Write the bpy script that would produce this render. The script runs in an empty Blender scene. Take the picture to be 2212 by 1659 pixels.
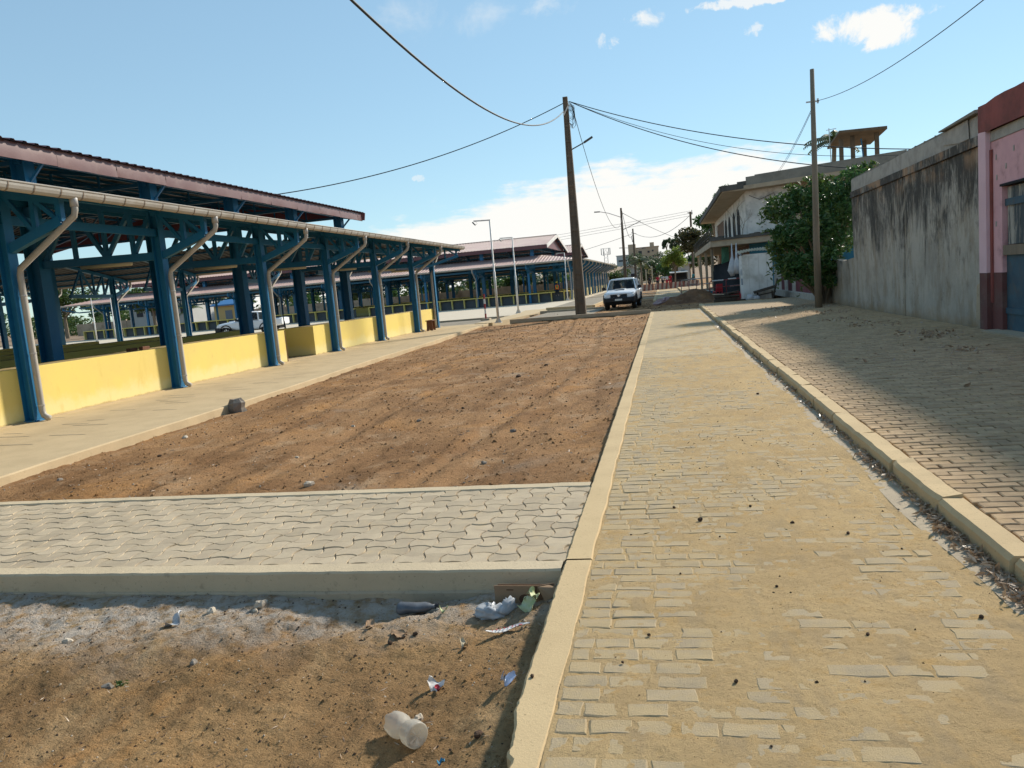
import bpy, math, random
import numpy as np
from mathutils import Vector, Matrix
R = math.radians
rnd = random.Random(11)
sc = bpy.context.scene
col = sc.collection

# ------------------------------------------------------------------ camera
CAM_H = 1.6
YAW, PITCH, ROLL, FPX = R(11.6204), R(7.0315), R(4.9508), 1667.57   # focal length in pixels of a 2212 px wide frame
_f = Vector((-math.sin(YAW)*math.cos(PITCH), math.cos(YAW)*math.cos(PITCH), -math.sin(PITCH)))
_r0 = Vector((math.cos(YAW), math.sin(YAW), 0)); _u0 = _r0.cross(_f)
_r = _r0*math.cos(ROLL) - _u0*math.sin(ROLL); _u = _r.cross(_f)
cam = bpy.data.cameras.new('camera'); cam_o = bpy.data.objects.new('camera', cam); col.objects.link(cam_o)
cam.sensor_width = 36; cam.lens = FPX/2212*36; cam.clip_start = .05; cam.clip_end = 5000
m = Matrix.Identity(4)
for i in range(3):
    m[i][0] = _r[i]; m[i][1] = _u[i]; m[i][2] = -_f[i]
m[2][3] = CAM_H
cam_o.matrix_world = m
sc.camera = cam_o
def ray(x, y): return _f + _r*((x-1106)/FPX) - _u*((y-829.5)/FPX)
def gz(x, y, z=0.):                       # where the line of sight meets the level z
    d = ray(x, y); return Vector((0, 0, CAM_H)) + d*((z-CAM_H)/d.z)
def gY(x, y, Y): d = ray(x, y); return Vector((0, 0, CAM_H)) + d*(Y/d.y)
def gX(x, y, X): d = ray(x, y); return Vector((0, 0, CAM_H)) + d*(X/d.x)

# ------------------------------------------------------------------ sky and sun
SUN_AZ, SUN_EL = R(35), R(32)             # azimuth measured from the street (+Y) to the right
sdir = Vector((math.sin(SUN_AZ)*math.cos(SUN_EL), math.cos(SUN_AZ)*math.cos(SUN_EL), math.sin(SUN_EL)))
w = bpy.data.worlds.new('World'); sc.world = w; w.use_nodes = True
wn = w.node_tree.nodes; wl = w.node_tree.links; wn.clear()
def N(nodes, t, **k):
    n = nodes.new(t)
    for a, v in k.items(): setattr(n, a, v)
    return n
sky = N(wn, 'ShaderNodeTexSky', sky_type='NISHITA', sun_disc=False, sun_elevation=SUN_EL, sun_rotation=SUN_AZ,
        air_density=1.0, dust_density=.0, ozone_density=1.2)
bg = N(wn, 'ShaderNodeBackground'); bg.inputs[1].default_value = .140
tint = N(wn, 'ShaderNodeMix', data_type='RGBA', blend_type='MULTIPLY'); tint.inputs[0].default_value = 1; tint.inputs[7].default_value = (1.22, 1.60, 1.77, 1)
gam = N(wn, 'ShaderNodeGamma'); gam.inputs[1].default_value = .52; wl.new(sky.outputs[0], gam.inputs[0])      # gamma flattens the sky's gradient; the tint scales it up
wl.new(gam.outputs[0], tint.inputs[6]); wl.new(tint.outputs[2], bg.inputs[0])
cb = N(wn, 'ShaderNodeBackground'); cb.inputs[0].default_value = (1, .985, .94, 1); cb.inputs[1].default_value = .74
geo = N(wn, 'ShaderNodeTexCoord')
def wm(op, a, b=None, c=None, clamp=False):
    n = N(wn, 'ShaderNodeMath', operation=op, use_clamp=clamp)
    for i, v in enumerate((a, b, c)):
        if v is None: continue
        if isinstance(v, (int, float)): n.inputs[i].default_value = v
        else: wl.new(v, n.inputs[i])
    return n.outputs[0]
def wdot(vec):
    n = N(wn, 'ShaderNodeVectorMath', operation='DOT_PRODUCT'); wl.new(geo.outputs['Generated'], n.inputs[0]); n.inputs[1].default_value = vec
    return n.outputs['Value']
def wnoise(scale, detail=5, rough=.55, stretch=None, dist=0.):
    n = N(wn, 'ShaderNodeTexNoise'); n.inputs['Scale'].default_value = scale; n.inputs['Detail'].default_value = detail
    n.inputs['Roughness'].default_value = rough; n.inputs['Distortion'].default_value = dist
    if stretch:
        mp = N(wn, 'ShaderNodeMapping'); mp.inputs['Scale'].default_value = stretch
        wl.new(geo.outputs['Generated'], mp.inputs[0]); wl.new(mp.outputs[0], n.inputs[0])
    else: wl.new(geo.outputs['Generated'], n.inputs[0])
    return n.outputs['Fac']
def wstep(v, a, b):
    n = N(wn, 'ShaderNodeMapRange', interpolation_type='SMOOTHSTEP')
    wl.new(v, n.inputs[0]); n.inputs[1].default_value = a; n.inputs[2].default_value = b
    return n.outputs[0]
zc = wdot((0, 0, 1)); az = wdot((1, 0, 0))
n1 = wnoise(5, 6, .6, (1, 1, 5)); n2 = wnoise(30, 5, .6, (1, 1, 3))
# thin bank of stratus lying along the horizon, a little higher towards the sun's side
lim = wm('MULTIPLY_ADD', wm('MULTIPLY', az, az), -.38, .142)
lim = wm('ADD', lim, wm('MULTIPLY_ADD', n1, .10, -.05))
lim = wm('ADD', lim, wm('MULTIPLY_ADD', n2, .05, -.025))
bank = wm('MULTIPLY', wstep(wm('SUBTRACT', lim, zc), 0, .026), .97)
# loose small clouds over the whole sky, and the few larger ones that are in view
fac = bank
def cumulus(px, py, wx, wy, thr=.5, dens=1., sc_=22, soft=.22):
    global fac
    d = ray(px, py).normalized(); u = Vector((d.y, -d.x, 0)).normalized(); v = u.cross(d)
    a = wm('DIVIDE', wdot(u), wx); b = wm('DIVIDE', wdot(v), wy)
    r2 = wm('ADD', wm('MULTIPLY', a, a), wm('MULTIPLY', b, b))
    front = wm('GREATER_THAN', wdot(d), .7)
    nn = wnoise(sc_, 6, .62, None, .3)
    s = wm('SUBTRACT', wm('ADD', wm('MULTIPLY', wm('SUBTRACT', nn, .5), 3.3), wm('SUBTRACT', 1.05, wm('MULTIPLY', r2, .75))), thr)
    mk = wm('MULTIPLY', wm('MULTIPLY', wstep(s, 0, soft), front), dens)
    fac = wm('MAXIMUM', fac, mk)
cumulus(1893, 50, .060, .023, .30, .95, 24, .5)
cumulus(1400, 38, .036, .017, .62, .8, 30, .7)
cumulus(1623, 68, .013, .009, .55, .55, 60, .6)
cumulus(1312, 90, .020, .012, .60, .45, 40, .4)
cumulus(1190, 12, .050, .020, .62, .36, 26, 1.0)
cumulus(930, 40, .100, .030, .62, .36, 14, 1.2)
cumulus(1640, -6, .08, .010, .55, .75, 24, .3)
cumulus(906, 386, .010, .006, .55, .4, 60, .3)
cumulus(2040, -260, .13, .05, .55, .9, 16, .2)
cumulus(400, -300, .16, .05, .6, .6, 12, .4)
mix = N(wn, 'ShaderNodeMixShader'); wl.new(fac, mix.inputs[0]); wl.new(bg.outputs[0], mix.inputs[1]); wl.new(cb.outputs[0], mix.inputs[2])
wo = N(wn, 'ShaderNodeOutputWorld'); wl.new(mix.outputs[0], wo.inputs[0])
sun = bpy.data.lights.new('sun', 'SUN'); sun.energy = 4.2; sun.angle = R(4.5); sun.color = (1, .925, .80)
sun_o = bpy.data.objects.new('sun', sun); col.objects.link(sun_o)
sun_o.rotation_euler = sdir.to_track_quat('Z', 'Y').to_euler()
sc.view_settings.view_transform = 'Standard'; sc.view_settings.look = 'None'
sc.view_settings.exposure = 0.45; sc.view_settings.gamma = 1.0; sc.view_settings.use_curve_mapping = False

# ------------------------------------------------------------------ materials
MATS = {}
def lin(c):                               # 0..255 display colour -> linear
    return tuple(((v/255)/12.92 if v/255 <= .04045 else ((v/255+.055)/1.055)**2.4) for v in c)
class MT:
    """small wrapper round a node tree with a principled shader"""
    def __init__(s, name, rough=.8, metal=0., spec=.5):
        s.m = bpy.data.materials.new(name); s.m.use_nodes = True; s.t = s.m.node_tree; s.n = s.t.nodes; s.l = s.t.links
        s.p = s.n['Principled BSDF']; s.p.inputs['Roughness'].default_value = rough; s.p.inputs['Metallic'].default_value = metal
        s.p.inputs['Specular IOR Level'].default_value = spec; s.pos = None; MATS[name] = s.m
    def coord(s, obj=False):
        if s.pos is None:
            s.pos = N(s.n, 'ShaderNodeNewGeometry').outputs['Position'] if not obj else N(s.n, 'ShaderNodeTexCoord').outputs['Object']
        return s.pos
    def noise(s, scale, detail=5, rough=.6, stretch=None, dist=0., vec=None):
        n = N(s.n, 'ShaderNodeTexNoise'); n.inputs['Scale'].default_value = scale; n.inputs['Detail'].default_value = detail
        n.inputs['Roughness'].default_value = rough; n.inputs['Distortion'].default_value = dist
        v = vec or s.coord()
        if stretch:
            mp = N(s.n, 'ShaderNodeMapping'); mp.inputs['Scale'].default_value = stretch; s.l.new(v, mp.inputs[0]); v = mp.outputs[0]
        s.l.new(v, n.inputs[0]); return n.outputs['Fac']
    def step(s, v, a, b, smooth=True):
        n = N(s.n, 'ShaderNodeMapRange', interpolation_type='SMOOTHSTEP' if smooth else 'LINEAR')
        s.l.new(v, n.inputs[0]); n.inputs[1].default_value = a; n.inputs[2].default_value = b; return n.outputs[0]
    def math(s, op, a, b=None):
        n = N(s.n, 'ShaderNodeMath', operation=op)
        for i, v in enumerate((a, b)):
            if v is None: continue
            if isinstance(v, (int, float)): n.inputs[i].default_value = v
            else: s.l.new(v, n.inputs[i])
        return n.outputs[0]
    def sep(s):
        n = N(s.n, 'ShaderNodeSeparateXYZ'); s.l.new(s.coord(), n.inputs[0]); return n.outputs
    def rgb(s, c):
        n = N(s.n, 'ShaderNodeRGB'); n.outputs[0].default_value = (*c, 1); return n.outputs[0]
    def mix(s, f, a, b, mode='MIX'):
        n = N(s.n, 'ShaderNodeMix', data_type='RGBA', blend_type=mode)
        if isinstance(f, (int, float)): n.inputs[0].default_value = f
        else: s.l.new(f, n.inputs[0])
        for i, v in ((6, a), (7, b)):
            if isinstance(v, tuple): n.inputs[i].default_value = (*v, 1)
            else: s.l.new(v, n.inputs[i])
        return n.outputs[2]
    def color(s, c):
        if isinstance(c, tuple): s.p.inputs['Base Color'].default_value = (*c, 1)
        else: s.l.new(c, s.p.inputs['Base Color'])
        return s
    def bump(s, h, strength=.4, dist=.01):
        b = N(s.n, 'ShaderNodeBump'); b.inputs['Strength'].default_value = strength; b.inputs['Distance'].default_value = dist
        s.l.new(h, b.inputs['Height']); s.l.new(b.outputs[0], s.p.inputs['Normal']); return s
def simple(name, c, c2=None, scale=4, rough=.8, metal=0., bump=0., bscale=60, spec=.4, stretch=None, lo=.35, hi=.7, dirt=None, dscale=1.2, vary=0.):
    t = MT(name, rough, metal, spec)
    out = t.rgb(c)
    if c2: out = t.mix(t.step(t.noise(scale, 5, .6, stretch), lo, hi), c, c2)
    if dirt: out = t.mix(t.math('MULTIPLY', t.step(t.noise(dscale, 6, .65), .45, .75), .7), out, dirt)
    if vary:
        oi = N(t.n, 'ShaderNodeObjectInfo')
        hv = N(t.n, 'ShaderNodeHueSaturation'); t.l.new(out, hv.inputs['Color'])
        t.l.new(t.math('ADD', t.math('MULTIPLY', oi.outputs['Random'], vary), 1-vary/2), hv.inputs['Value']); out = hv.outputs[0]
    t.color(out)
    if bump: t.bump(t.noise(bscale, 4, .6), bump, .01)
    return t.m

# ------------------------------------------------------------------ mesh helpers
class MB:
    def __init__(s): s.v = []; s.f = []
    def add(s, vs, fs):
        o = len(s.v); s.v += [tuple(a) for a in vs]; s.f += [tuple(o+i for i in f) for f in fs]; return s
    def hexa(s, b, t): return s.add(list(b)+list(t), [(3, 2, 1, 0), (4, 5, 6, 7), (0, 1, 5, 4), (1, 2, 6, 5), (2, 3, 7, 6), (3, 0, 4, 7)])
    def box(s, x0, x1, y0, y1, z0, z1):
        return s.hexa([(x0, y0, z0), (x1, y0, z0), (x1, y1, z0), (x0, y1, z0)], [(x0, y0, z1), (x1, y0, z1), (x1, y1, z1), (x0, y1, z1)])
    def cbox(s, x0, x1, y0, y1, z0, z1, c=.01):   # box with chamfered top edge
        s.hexa([(x0, y0, z0), (x1, y0, z0), (x1, y1, z0), (x0, y1, z0)], [(x0, y0, z1-c), (x1, y0, z1-c), (x1, y1, z1-c), (x0, y1, z1-c)])
        o = len(s.v); s.f.remove(tuple(range(o-4, o)))
        return s.add([(x0, y0, z1-c), (x1, y0, z1-c), (x1, y1, z1-c), (x0, y1, z1-c), (x0+c, y0+c, z1), (x1-c, y0+c, z1), (x1-c, y1-c, z1), (x0+c, y1-c, z1)],
                     [(0, 1, 5, 4), (1, 2, 6, 5), (2, 3, 7, 6), (3, 0, 4, 7), (4, 5, 6, 7)])
    def bar(s, p, q, w, h, up=(0, 0, 1)):
        p, q = Vector(p), Vector(q); d = (q-p).normalized(); u = Vector(up)
        if abs(d.dot(u)) > .98: u = Vector((0, 1, 0))
        a = d.cross(u).normalized(); b = a.cross(d)
        c = [a*(-w/2)-b*(h/2), a*(w/2)-b*(h/2), a*(w/2)+b*(h/2), a*(-w/2)+b*(h/2)]
        return s.hexa([p+i for i in c], [q+i for i in c])
    def tube(s, pts, r, n=6, cap=True):
        pts = [Vector(p) for p in pts]; rs = r if isinstance(r, (list, tuple)) else [r]*len(pts)
        o = len(s.v); prev = None
        for i, p in enumerate(pts):
            d = (pts[min(i+1, len(pts)-1)]-pts[max(i-1, 0)]).normalized()
            if prev is None: a = d.orthogonal().normalized()
            else: a = (prev-d*prev.dot(d)).normalized()
            prev = a; b = d.cross(a)
            for k in range(n):
                t = 2*math.pi*k/n; s.v.append(tuple(p+(a*math.cos(t)+b*math.sin(t))*rs[i]))
        for i in range(len(pts)-1):
            for k in range(n):
                a0 = o+i*n+k; a1 = o+i*n+(k+1) % n; s.f.append((a0, a1, a1+n, a0+n))
        if cap:
            s.f.append(tuple(o+k for k in range(n))[::-1]); e = o+(len(pts)-1)*n; s.f.append(tuple(e+k for k in range(n)))
        return s
    def lathe(s, prof, n=16, base=(0, 0, 0), mat=None):
        o = len(s.v); M_ = mat or Matrix.Translation(base)
        for r, z in prof:
            for k in range(n):
                t = 2*math.pi*k/n; s.v.append(tuple(M_ @ Vector((r*math.cos(t), r*math.sin(t), z))))
        for i in range(len(prof)-1):
            for k in range(n):
                a0 = o+i*n+k; a1 = o+i*n+(k+1) % n; s.f.append((a0, a1, a1+n, a0+n))
        return s
    def prism(s, poly, z0, z1, tf=None):
        n = len(poly); tf = tf or (lambda x, y, z: (x, y, z))
        return s.add([tf(x, y, z0) for x, y in poly]+[tf(x, y, z1) for x, y in poly],
                     [tuple(range(n))[::-1], tuple(range(n, 2*n))]+[(i, (i+1) % n, n+(i+1) % n, n+i) for i in range(n)])
    def mesh(s, name, mat=None, smooth=False):
        me = bpy.data.meshes.new(name); me.from_pydata(s.v, [], s.f)
        if mat is not None: me.materials.append(mat if not isinstance(mat, str) else MATS[mat])
        if smooth: me.polygons.foreach_set('use_smooth', [True]*len(me.polygons))
        me.update(); return me
def link(name, data, parent=None):
    o = bpy.data.objects.new(name, data); col.objects.link(o)
    if parent: o.parent = parent
    return o
def tag(o, label=None, cat=None, group=None, kind=None):
    if label: o['label'] = label
    if cat: o['category'] = cat
    if group: o['group'] = group
    if kind: o['kind'] = kind
    return o
def obj(name, mb, mat, parent=None, smooth=False): return link(name, mb.mesh(name, mat, smooth), parent)
def thing(name, label, cat, loc=(0, 0, 0), rz=0., group=None):
    o = link(name, None); o.location = loc; o.rotation_euler = (0, 0, rz); o.empty_display_size = .2
    return tag(o, label, cat, group)
def struct(name, mb, mat, smooth=False): return tag(obj(name, mb, mat, None, smooth), kind='structure')
KIDS = {}
def copy_tree(o, parent=None):
    c = o.copy(); col.objects.link(c); c.parent = parent
    for ch in [k for k in bpy.data.objects if k.parent == o] if o.name not in KIDS else KIDS[o.name]: copy_tree(ch, c)
    return c
def grid_mesh(xs, ys, Z):                 # Z[j][i] on the grid ys x xs
    mb = MB(); nx, ny = len(xs), len(ys)
    mb.v = [(float(xs[i]), float(ys[j]), float(Z[j, i])) for j in range(ny) for i in range(nx)]
    mb.f = [(j*nx+i, j*nx+i+1, (j+1)*nx+i+1, (j+1)*nx+i) for j in range(ny-1) for i in range(nx-1)]
    return mb
def vnoise(x, y, seed=0):                 # smooth value noise on arrays
    rs = np.random.RandomState(seed); T = rs.rand(256, 256)
    xi = np.floor(x).astype(int); yi = np.floor(y).astype(int); fx = x-xi; fy = y-yi
    fx = fx*fx*(3-2*fx); fy = fy*fy*(3-2*fy)
    g = lambda a, b: T[a % 256, b % 256]
    return (g(xi, yi)*(1-fx)+g(xi+1, yi)*fx)*(1-fy)+(g(xi, yi+1)*(1-fx)+g(xi+1, yi+1)*fx)*fy
def fbm(x, y, seed=0, oct=4, gain=.5):
    a, t, n = 1., np.zeros_like(x), 0.
    for i in range(oct): t += a*(vnoise(x*2**i, y*2**i, seed+i)-.5); n += a; a *= gain
    return t/n*2
def spaced(a, b, d0, grow):
    out = [a]
    while out[-1] < b: out.append(out[-1]+max(d0, grow*(out[-1])))
    out[-1] = b; return np.array(out)
# ------------------------------------------------------------------ material library
def dirt_mat(name, base, dark, pale, white=None):
    t = MT(name, .95, 0, .15)
    c = t.mix(t.step(t.noise(.8, 6, .6), .35, .68), base, dark)
    c = t.mix(t.math('MULTIPLY', t.step(t.noise(1.6, 6, .7, (1, .16, 1), .5), .46, .66), .75), c, tuple(v*.62 for v in dark))
    c = t.mix(t.math('MULTIPLY', t.step(t.noise(2.3, 6, .65, (1, .5, 1), .4), .5, .72), .8), c, pale)
    c = t.mix(t.math('MULTIPLY', t.step(t.noise(.55, 5, .6, None, .4), .58, .70), .5), c, (.36, .30, .23)); c = t.mix(t.math('MULTIPLY', t.step(t.noise(1.1, 6, .65, (1, .6, 1), .6), .52, .66), .55), c, (.50, .25, .085))
    c = t.mix(t.math('MULTIPLY', t.step(t.noise(42, 5, .8), .48, .68), .62), c, tuple(v*.36 for v in base))
    c = t.mix(t.math('MULTIPLY', t.step(t.noise(80, 4, .8), .56, .72), .6), c, tuple(min(1, v*1.5+.05) for v in base))
    if white:                              # cement dust spilt along the path's edge
        X, Y, Z = t.sep()
        a = t.math('ADD', t.math('MULTIPLY', t.noise(1.6, 5, .65), .9), t.math('MULTIPLY', X, -.13))
        b = t.step(t.math('ADD', Y, a), 4.05, 4.75)
        n = t.step(t.noise(11, 5, .7), .30, .62)
        c = t.mix(t.math('MULTIPLY', t.math('MULTIPLY', b, n), .85), c, white)
    hgt = t.math('ADD', t.noise(60, 6, .8), t.math('MULTIPLY', t.noise(17, 4, .7), 1.3)); t.color(c); t.bump(hgt, 1.0, .022)
    return t.m
dirt_mat('dirt', (.405, .228, .105), (.27, .142, .062), (.48, .32, .185))
dirt_mat('dirt_near', (.45, .280, .128), (.29, .17, .077), (.51, .35, .185), (.56, .50, .43))
dirt_mat('mound_soil', (.24, .12, .058), (.15, .075, .038), (.29, .17, .095))
simple('ground_earth', (.24, .15, .085), (.30, .21, .13), .15, .95, bump=.4, bscale=20)
def sand_mat():
    t = MT('sand', .96, 0, .1)
    c = t.mix(t.step(t.noise(1.3, 6, .6), .3, .7), (.525, .375, .192), (.44, .31, .158))
    c = t.mix(t.math('MULTIPLY', t.step(t.noise(6, 6, .7), .50, .68), .8), c, (.50, .325, .135))
    c = t.mix(t.math('MULTIPLY', t.step(t.noise(55, 4, .75), .52, .70), .65), c, (.23, .16, .085))
    c = t.mix(t.math('MULTIPLY', t.step(t.noise(2.2, 5, .6, (3, 1, 1)), .50, .68), .5), c, (.34, .26, .16))
    t.color(c); t.bump(t.math('ADD', t.noise(110, 6, .85), t.math('MULTIPLY', t.noise(35, 4, .7), .9)), .85, .010); return t.m
sand_mat()
def stone_mat(name, a, b, dust, thr=.42, vary=.3, bump=.5):
    t = MT(name, .92, 0, .2)
    c = t.mix(t.step(t.noise(9, 4, .6), .35, .65), a, b)
    oi = N(t.n, 'ShaderNodeObjectInfo'); ge = N(t.n, 'ShaderNodeNewGeometry')
    hv = N(t.n, 'ShaderNodeHueSaturation'); t.l.new(c, hv.inputs['Color'])
    r = t.math('ADD', oi.outputs['Random'], ge.outputs['Random Per Island'])
    t.l.new(t.math('ADD', t.math('MULTIPLY', t.math('FRACT', r), vary), 1-vary/2), hv.inputs['Value'])
    c = t.mix(t.math('MULTIPLY', t.step(t.noise(5, 6, .7), thr, thr+.22), .85), hv.outputs[0], dust)
    c = t.mix(t.math('MULTIPLY', t.step(t.noise(120, 3, .7), .60, .72), .5), c, tuple(v*.5 for v in a))
    t.color(c); t.bump(t.noise(130, 4, .75), bump, .005); return t.m
stone_mat('road_stone', (.41, .322, .205), (.375, .30, .195), (.46, .345, .19), .38, .16, .9)
stone_mat('pavement_brick', (.49, .345, .20), (.40, .275, .16), (.46, .31, .16), .46, .36, .7)
stone_mat('path_tile', (.465, .38, .262), (.42, .34, .238), (.50, .385, .24), .50, .26, .6)
def conc_mat(name, a, b, dark, thr=.6, bump=.4):
    t = MT(name, .9, 0, .2)
    c = t.mix(t.step(t.noise(1.7, 6, .65), .35, .7), a, b)
    c = t.mix(t.math('MULTIPLY', t.step(t.noise(14, 5, .7), thr, thr+.15), .6), c, dark)
    c = t.mix(t.math('MULTIPLY', t.step(t.noise(.5, 6, .7), .55, .75), .5), c, dark)
    c = t.mix(t.math('MULTIPLY', t.step(t.noise(48, 4, .75), .60, .70), .55), c, tuple(v*.45 for v in dark)); t.color(c); t.bump(t.noise(60, 6, .8), bump, .010); return t.m
conc_mat('kerb_concrete', (.58, .435, .245), (.52, .385, .215), (.38, .275, .155))
conc_mat('kerb_side', (.48, .39, .27), (.41, .33, .235), (.25, .20, .14), .55, .7)
conc_mat('edging_concrete', (.58, .47, .315), (.52, .42, .28), (.36, .28, .19), .56, .6)
conc_mat('walk_concrete', (.56, .43, .26), (.49, .375, .225), (.36, .265, .16))
conc_mat('lane_concrete', (.62, .54, .42), (.57, .48, .36), (.46, .37, .26))
conc_mat('gravel', (.33, .28, .21), (.26, .22, .17), (.15, .13, .10), .5, .9)
conc_mat('grey_concrete', (.27, .245, .20), (.20, .185, .155), (.09, .085, .072))

# ------------------------------------------------------------------ ground
ST = lambda x0, x1, y0, y1, z0, z1, name, mat: struct(name, MB().box(x0, x1, y0, y1, z0, z1), mat)
mb = MB(); xs = np.concatenate([-np.geomspace(900, 1, 26), [0], np.geomspace(1, 900, 26)]); ys = np.concatenate([[-200, -60, -20, 0, 10], np.geomspace(20, 1500, 34)])
XX, YY = np.meshgrid(xs, ys)
hill = np.clip((YY-170)/260, 0, 1)**1.3*np.exp(-((XX+10)/150)**2)*9.5
Z = -.32+hill
g_ = struct('ground', grid_mesh(xs, ys, Z), 'ground_earth', True)

# dirt plots, lower than the paths round them
xl = np.arange(-6.6, -.645, .017); yl = np.arange(1.2, 4.19, .017)
X, Y = np.meshgrid(xl, yl)
Zn = -.175+.030*fbm(X*1.1, Y*1.1, 3, 3)+.020*fbm(X*5, Y*5, 7, 4, .65)+.012*fbm(X*15, Y*15, 8, 3, .75)+.009*np.abs(fbm(X*28, Y*28, 9, 2, .7))
Zn += .10*np.exp(-((X+.55)/.30)**2)*(.75+.6*fbm(X*3, Y*3, 21, 3))          # earth heaped against the lane's edging
Zn += .035*np.clip((Y-3.75)/.4, 0, 1)*(1+fbm(X*2.5, Y*2.5, 5, 3))
rut = (X+3.9)*.62-(Y-2.6)*1.0                                            # a wheel rut running across the corner
Zn -= .040*np.exp(-(rut/.16)**2); Zn += .022*np.exp(-((rut-.27)/.12)**2)
struct('dirt_plot', grid_mesh(xl, yl, Zn), 'dirt_near', True)
def zfun_near(x, y):
    i = int(np.clip(round((x-xl[0])/.017), 0, len(xl)-1)); j = int(np.clip(round((y-yl[0])/.017), 0, len(yl)-1)); return float(Zn[j, i])
yl2 = spaced(6.07, 36.0, .03, .0055); xl2 = np.arange(-9.1, -.645, .045)
X, Y = np.meshgrid(xl2, yl2)
fade = np.clip(1-(Y-8)/40, .45, 1)
Zm = -.115+.045*fbm(X*.5, Y*.5, 13, 3)+.020*fbm(X*2.4, Y*2.4, 17, 4, .6)*fade+.016*fbm(X*8, Y*8, 19, 3, .75)*fade
Zm += .055*np.exp(-((X+.55)/.35)**2)
for k in (-2.2, -3.9, -5.6): Zm -= .040*np.exp(-((X-k-.35*np.sin(Y*.22+k))/.13)**2)*(.5+.5*np.clip(fbm(X*.7, Y*.3, 61, 2)+.6, 0, 1)); Zm += .020*np.exp(-((X-k-.25-.35*np.sin(Y*.22+k))/.10)**2)
Zm += np.clip((Y-30)/6, 0, 1)*.05
struct('dirt_plot', grid_mesh(xl2, yl2, Zm), 'dirt', True)
def zfun_main(x, y):
    i = int(np.clip(round((x-xl2[0])/.045), 0, len(xl2)-1)); j = int(np.clip(np.searchsorted(yl2, y), 0, len(yl2)-1)); return float(Zm[j, i])
# rough earth of the side street, beyond the paved lane
yl3 = spaced(35.95, 62, .12, .004); xl3 = np.arange(-7.2, 5.4, .16); X, Y = np.meshgrid(xl3, yl3)
Zs = -.01+.05*fbm(X*.4, Y*.4, 23, 3)+.03*fbm(X*1.8, Y*1.8, 25, 3)-.04*np.clip((40-Y)/4, 0, 1)
struct('dirt_road', grid_mesh(xl3, yl3, Zs), 'dirt', True)

# lane: a bed of sand with stone setts laid in rows
struct('road', MB().box(-.50, 1.60, -6, 36.2, -.30, -.03), 'sand')
ys_ = spaced(1.6, 36.0, .012, .0042); xs_ = np.arange(-.505, 1.60, .013)
X, Y = np.meshgrid(xs_, ys_)
Zr = -.0012+.0036*fbm(X*1.6, Y*1.6, 31, 3)+.0040*fbm(X*6, Y*6, 33, 3, .65)+.0046*fbm(X*15, Y*15, 35, 3, .75)
Zr -= .0028*np.exp(-((X+.42)/.28)**2); Zr += .0012*np.exp(-((X-.75)/.45)**2)
sand = tag(obj('sand_cover', grid_mesh(xs_, ys_, Zr), 'sand', None, True), 'ochre sand spread over the stone setts of the lane', 'sand', kind='stuff')
def brick_mesh(name, L, Wd, seed, mat, h=.06, jag=.006):
    r = random.Random(seed); mb = MB(); a, b = L/2, Wd/2
    poly = []
    for (px, py) in ((-a, -b), (0, -b), (a, -b), (a, 0), (a, b), (0, b), (-a, b), (-a, 0)): poly.append((px+r.uniform(-jag, jag), py+r.uniform(-jag, jag)))
    c = .86; n = 8
    lo = [(x, y, -h) for x, y in poly]; mid = [(x, y, -.0045) for x, y in poly]
    top = [(x*(1-.007/a), y*(1-.007/b), r.uniform(-.0012, .0012)) for x, y in poly]
    mb.add(lo+mid+top, [(i, (i+1) % n, n+(i+1) % n, n+i) for i in range(n)]+[(n+i, n+(i+1) % n, 2*n+(i+1) % n, 2*n+i) for i in range(n)]+[tuple(range(2*n, 3*n))])
    return mb
setts = []; y = 2.02
while y < 15.5:
    wd = rnd.uniform(.098, .118); x = -.497+rnd.uniform(-.09, .0)
    while x < 1.30:
        L = rnd.uniform(.145, .225); x0 = max(x, -.497); x1 = min(x+L, 1.325)
        if x1-x0 > .05: setts.append(((x0+x1)/2, y+wd/2, x1-x0-.008, wd-.008))
        x += L
    y += wd
road_stones = bpy.data.objects['road']
rest = MB()
pool = {}
for i, (x, y, L, Wd) in enumerate(setts):
    z = rnd.gauss(-.0016, .0013); rz = rnd.gauss(0, .02)
    key = (round(L/.02), round(Wd/.02))
    if i < 300:
        if key not in pool: pool[key] = [brick_mesh('paving_stone', key[0]*.02, key[1]*.02-.006, 100+len(pool)*3+q, None, .055).mesh('paving_stone', 'road_stone', False) for q in range(3)]
        o = link('paving_stone', pool[key][i % 3], road_stones); o.location = (x, y, z); o.rotation_euler = (rnd.gauss(0, .010), rnd.gauss(0, .008), rz)
    else:
        b = brick_mesh('s', L, Wd, i, None, .02); c, s_ = math.cos(rz), math.sin(rz)
        rest.add([(x+p[0]*c-p[1]*s_, y+p[0]*s_+p[1]*c, z+p[2]) for p in b.v], b.f)
tag(obj('paving_stone_field', rest, 'road_stone', road_stones), kind='stuff')
# mortar band along the gutter, patchy
mbg = MB(); yy = np.arange(1.6, 36, .12)
for a, b in zip(yy[:-1], yy[1:]):
    e0, e1 = 1.40+.03*math.sin(a*2.1), 1.40+.03*math.sin(b*2.1)
    mbg.add([(e0, a, -.001), (1.53, a, .0045), (1.53, b, .0045), (e1, b, -.001)], [(0, 1, 2, 3)])
obj('gutter_band', mbg, 'kerb_side', road_stones)

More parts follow.
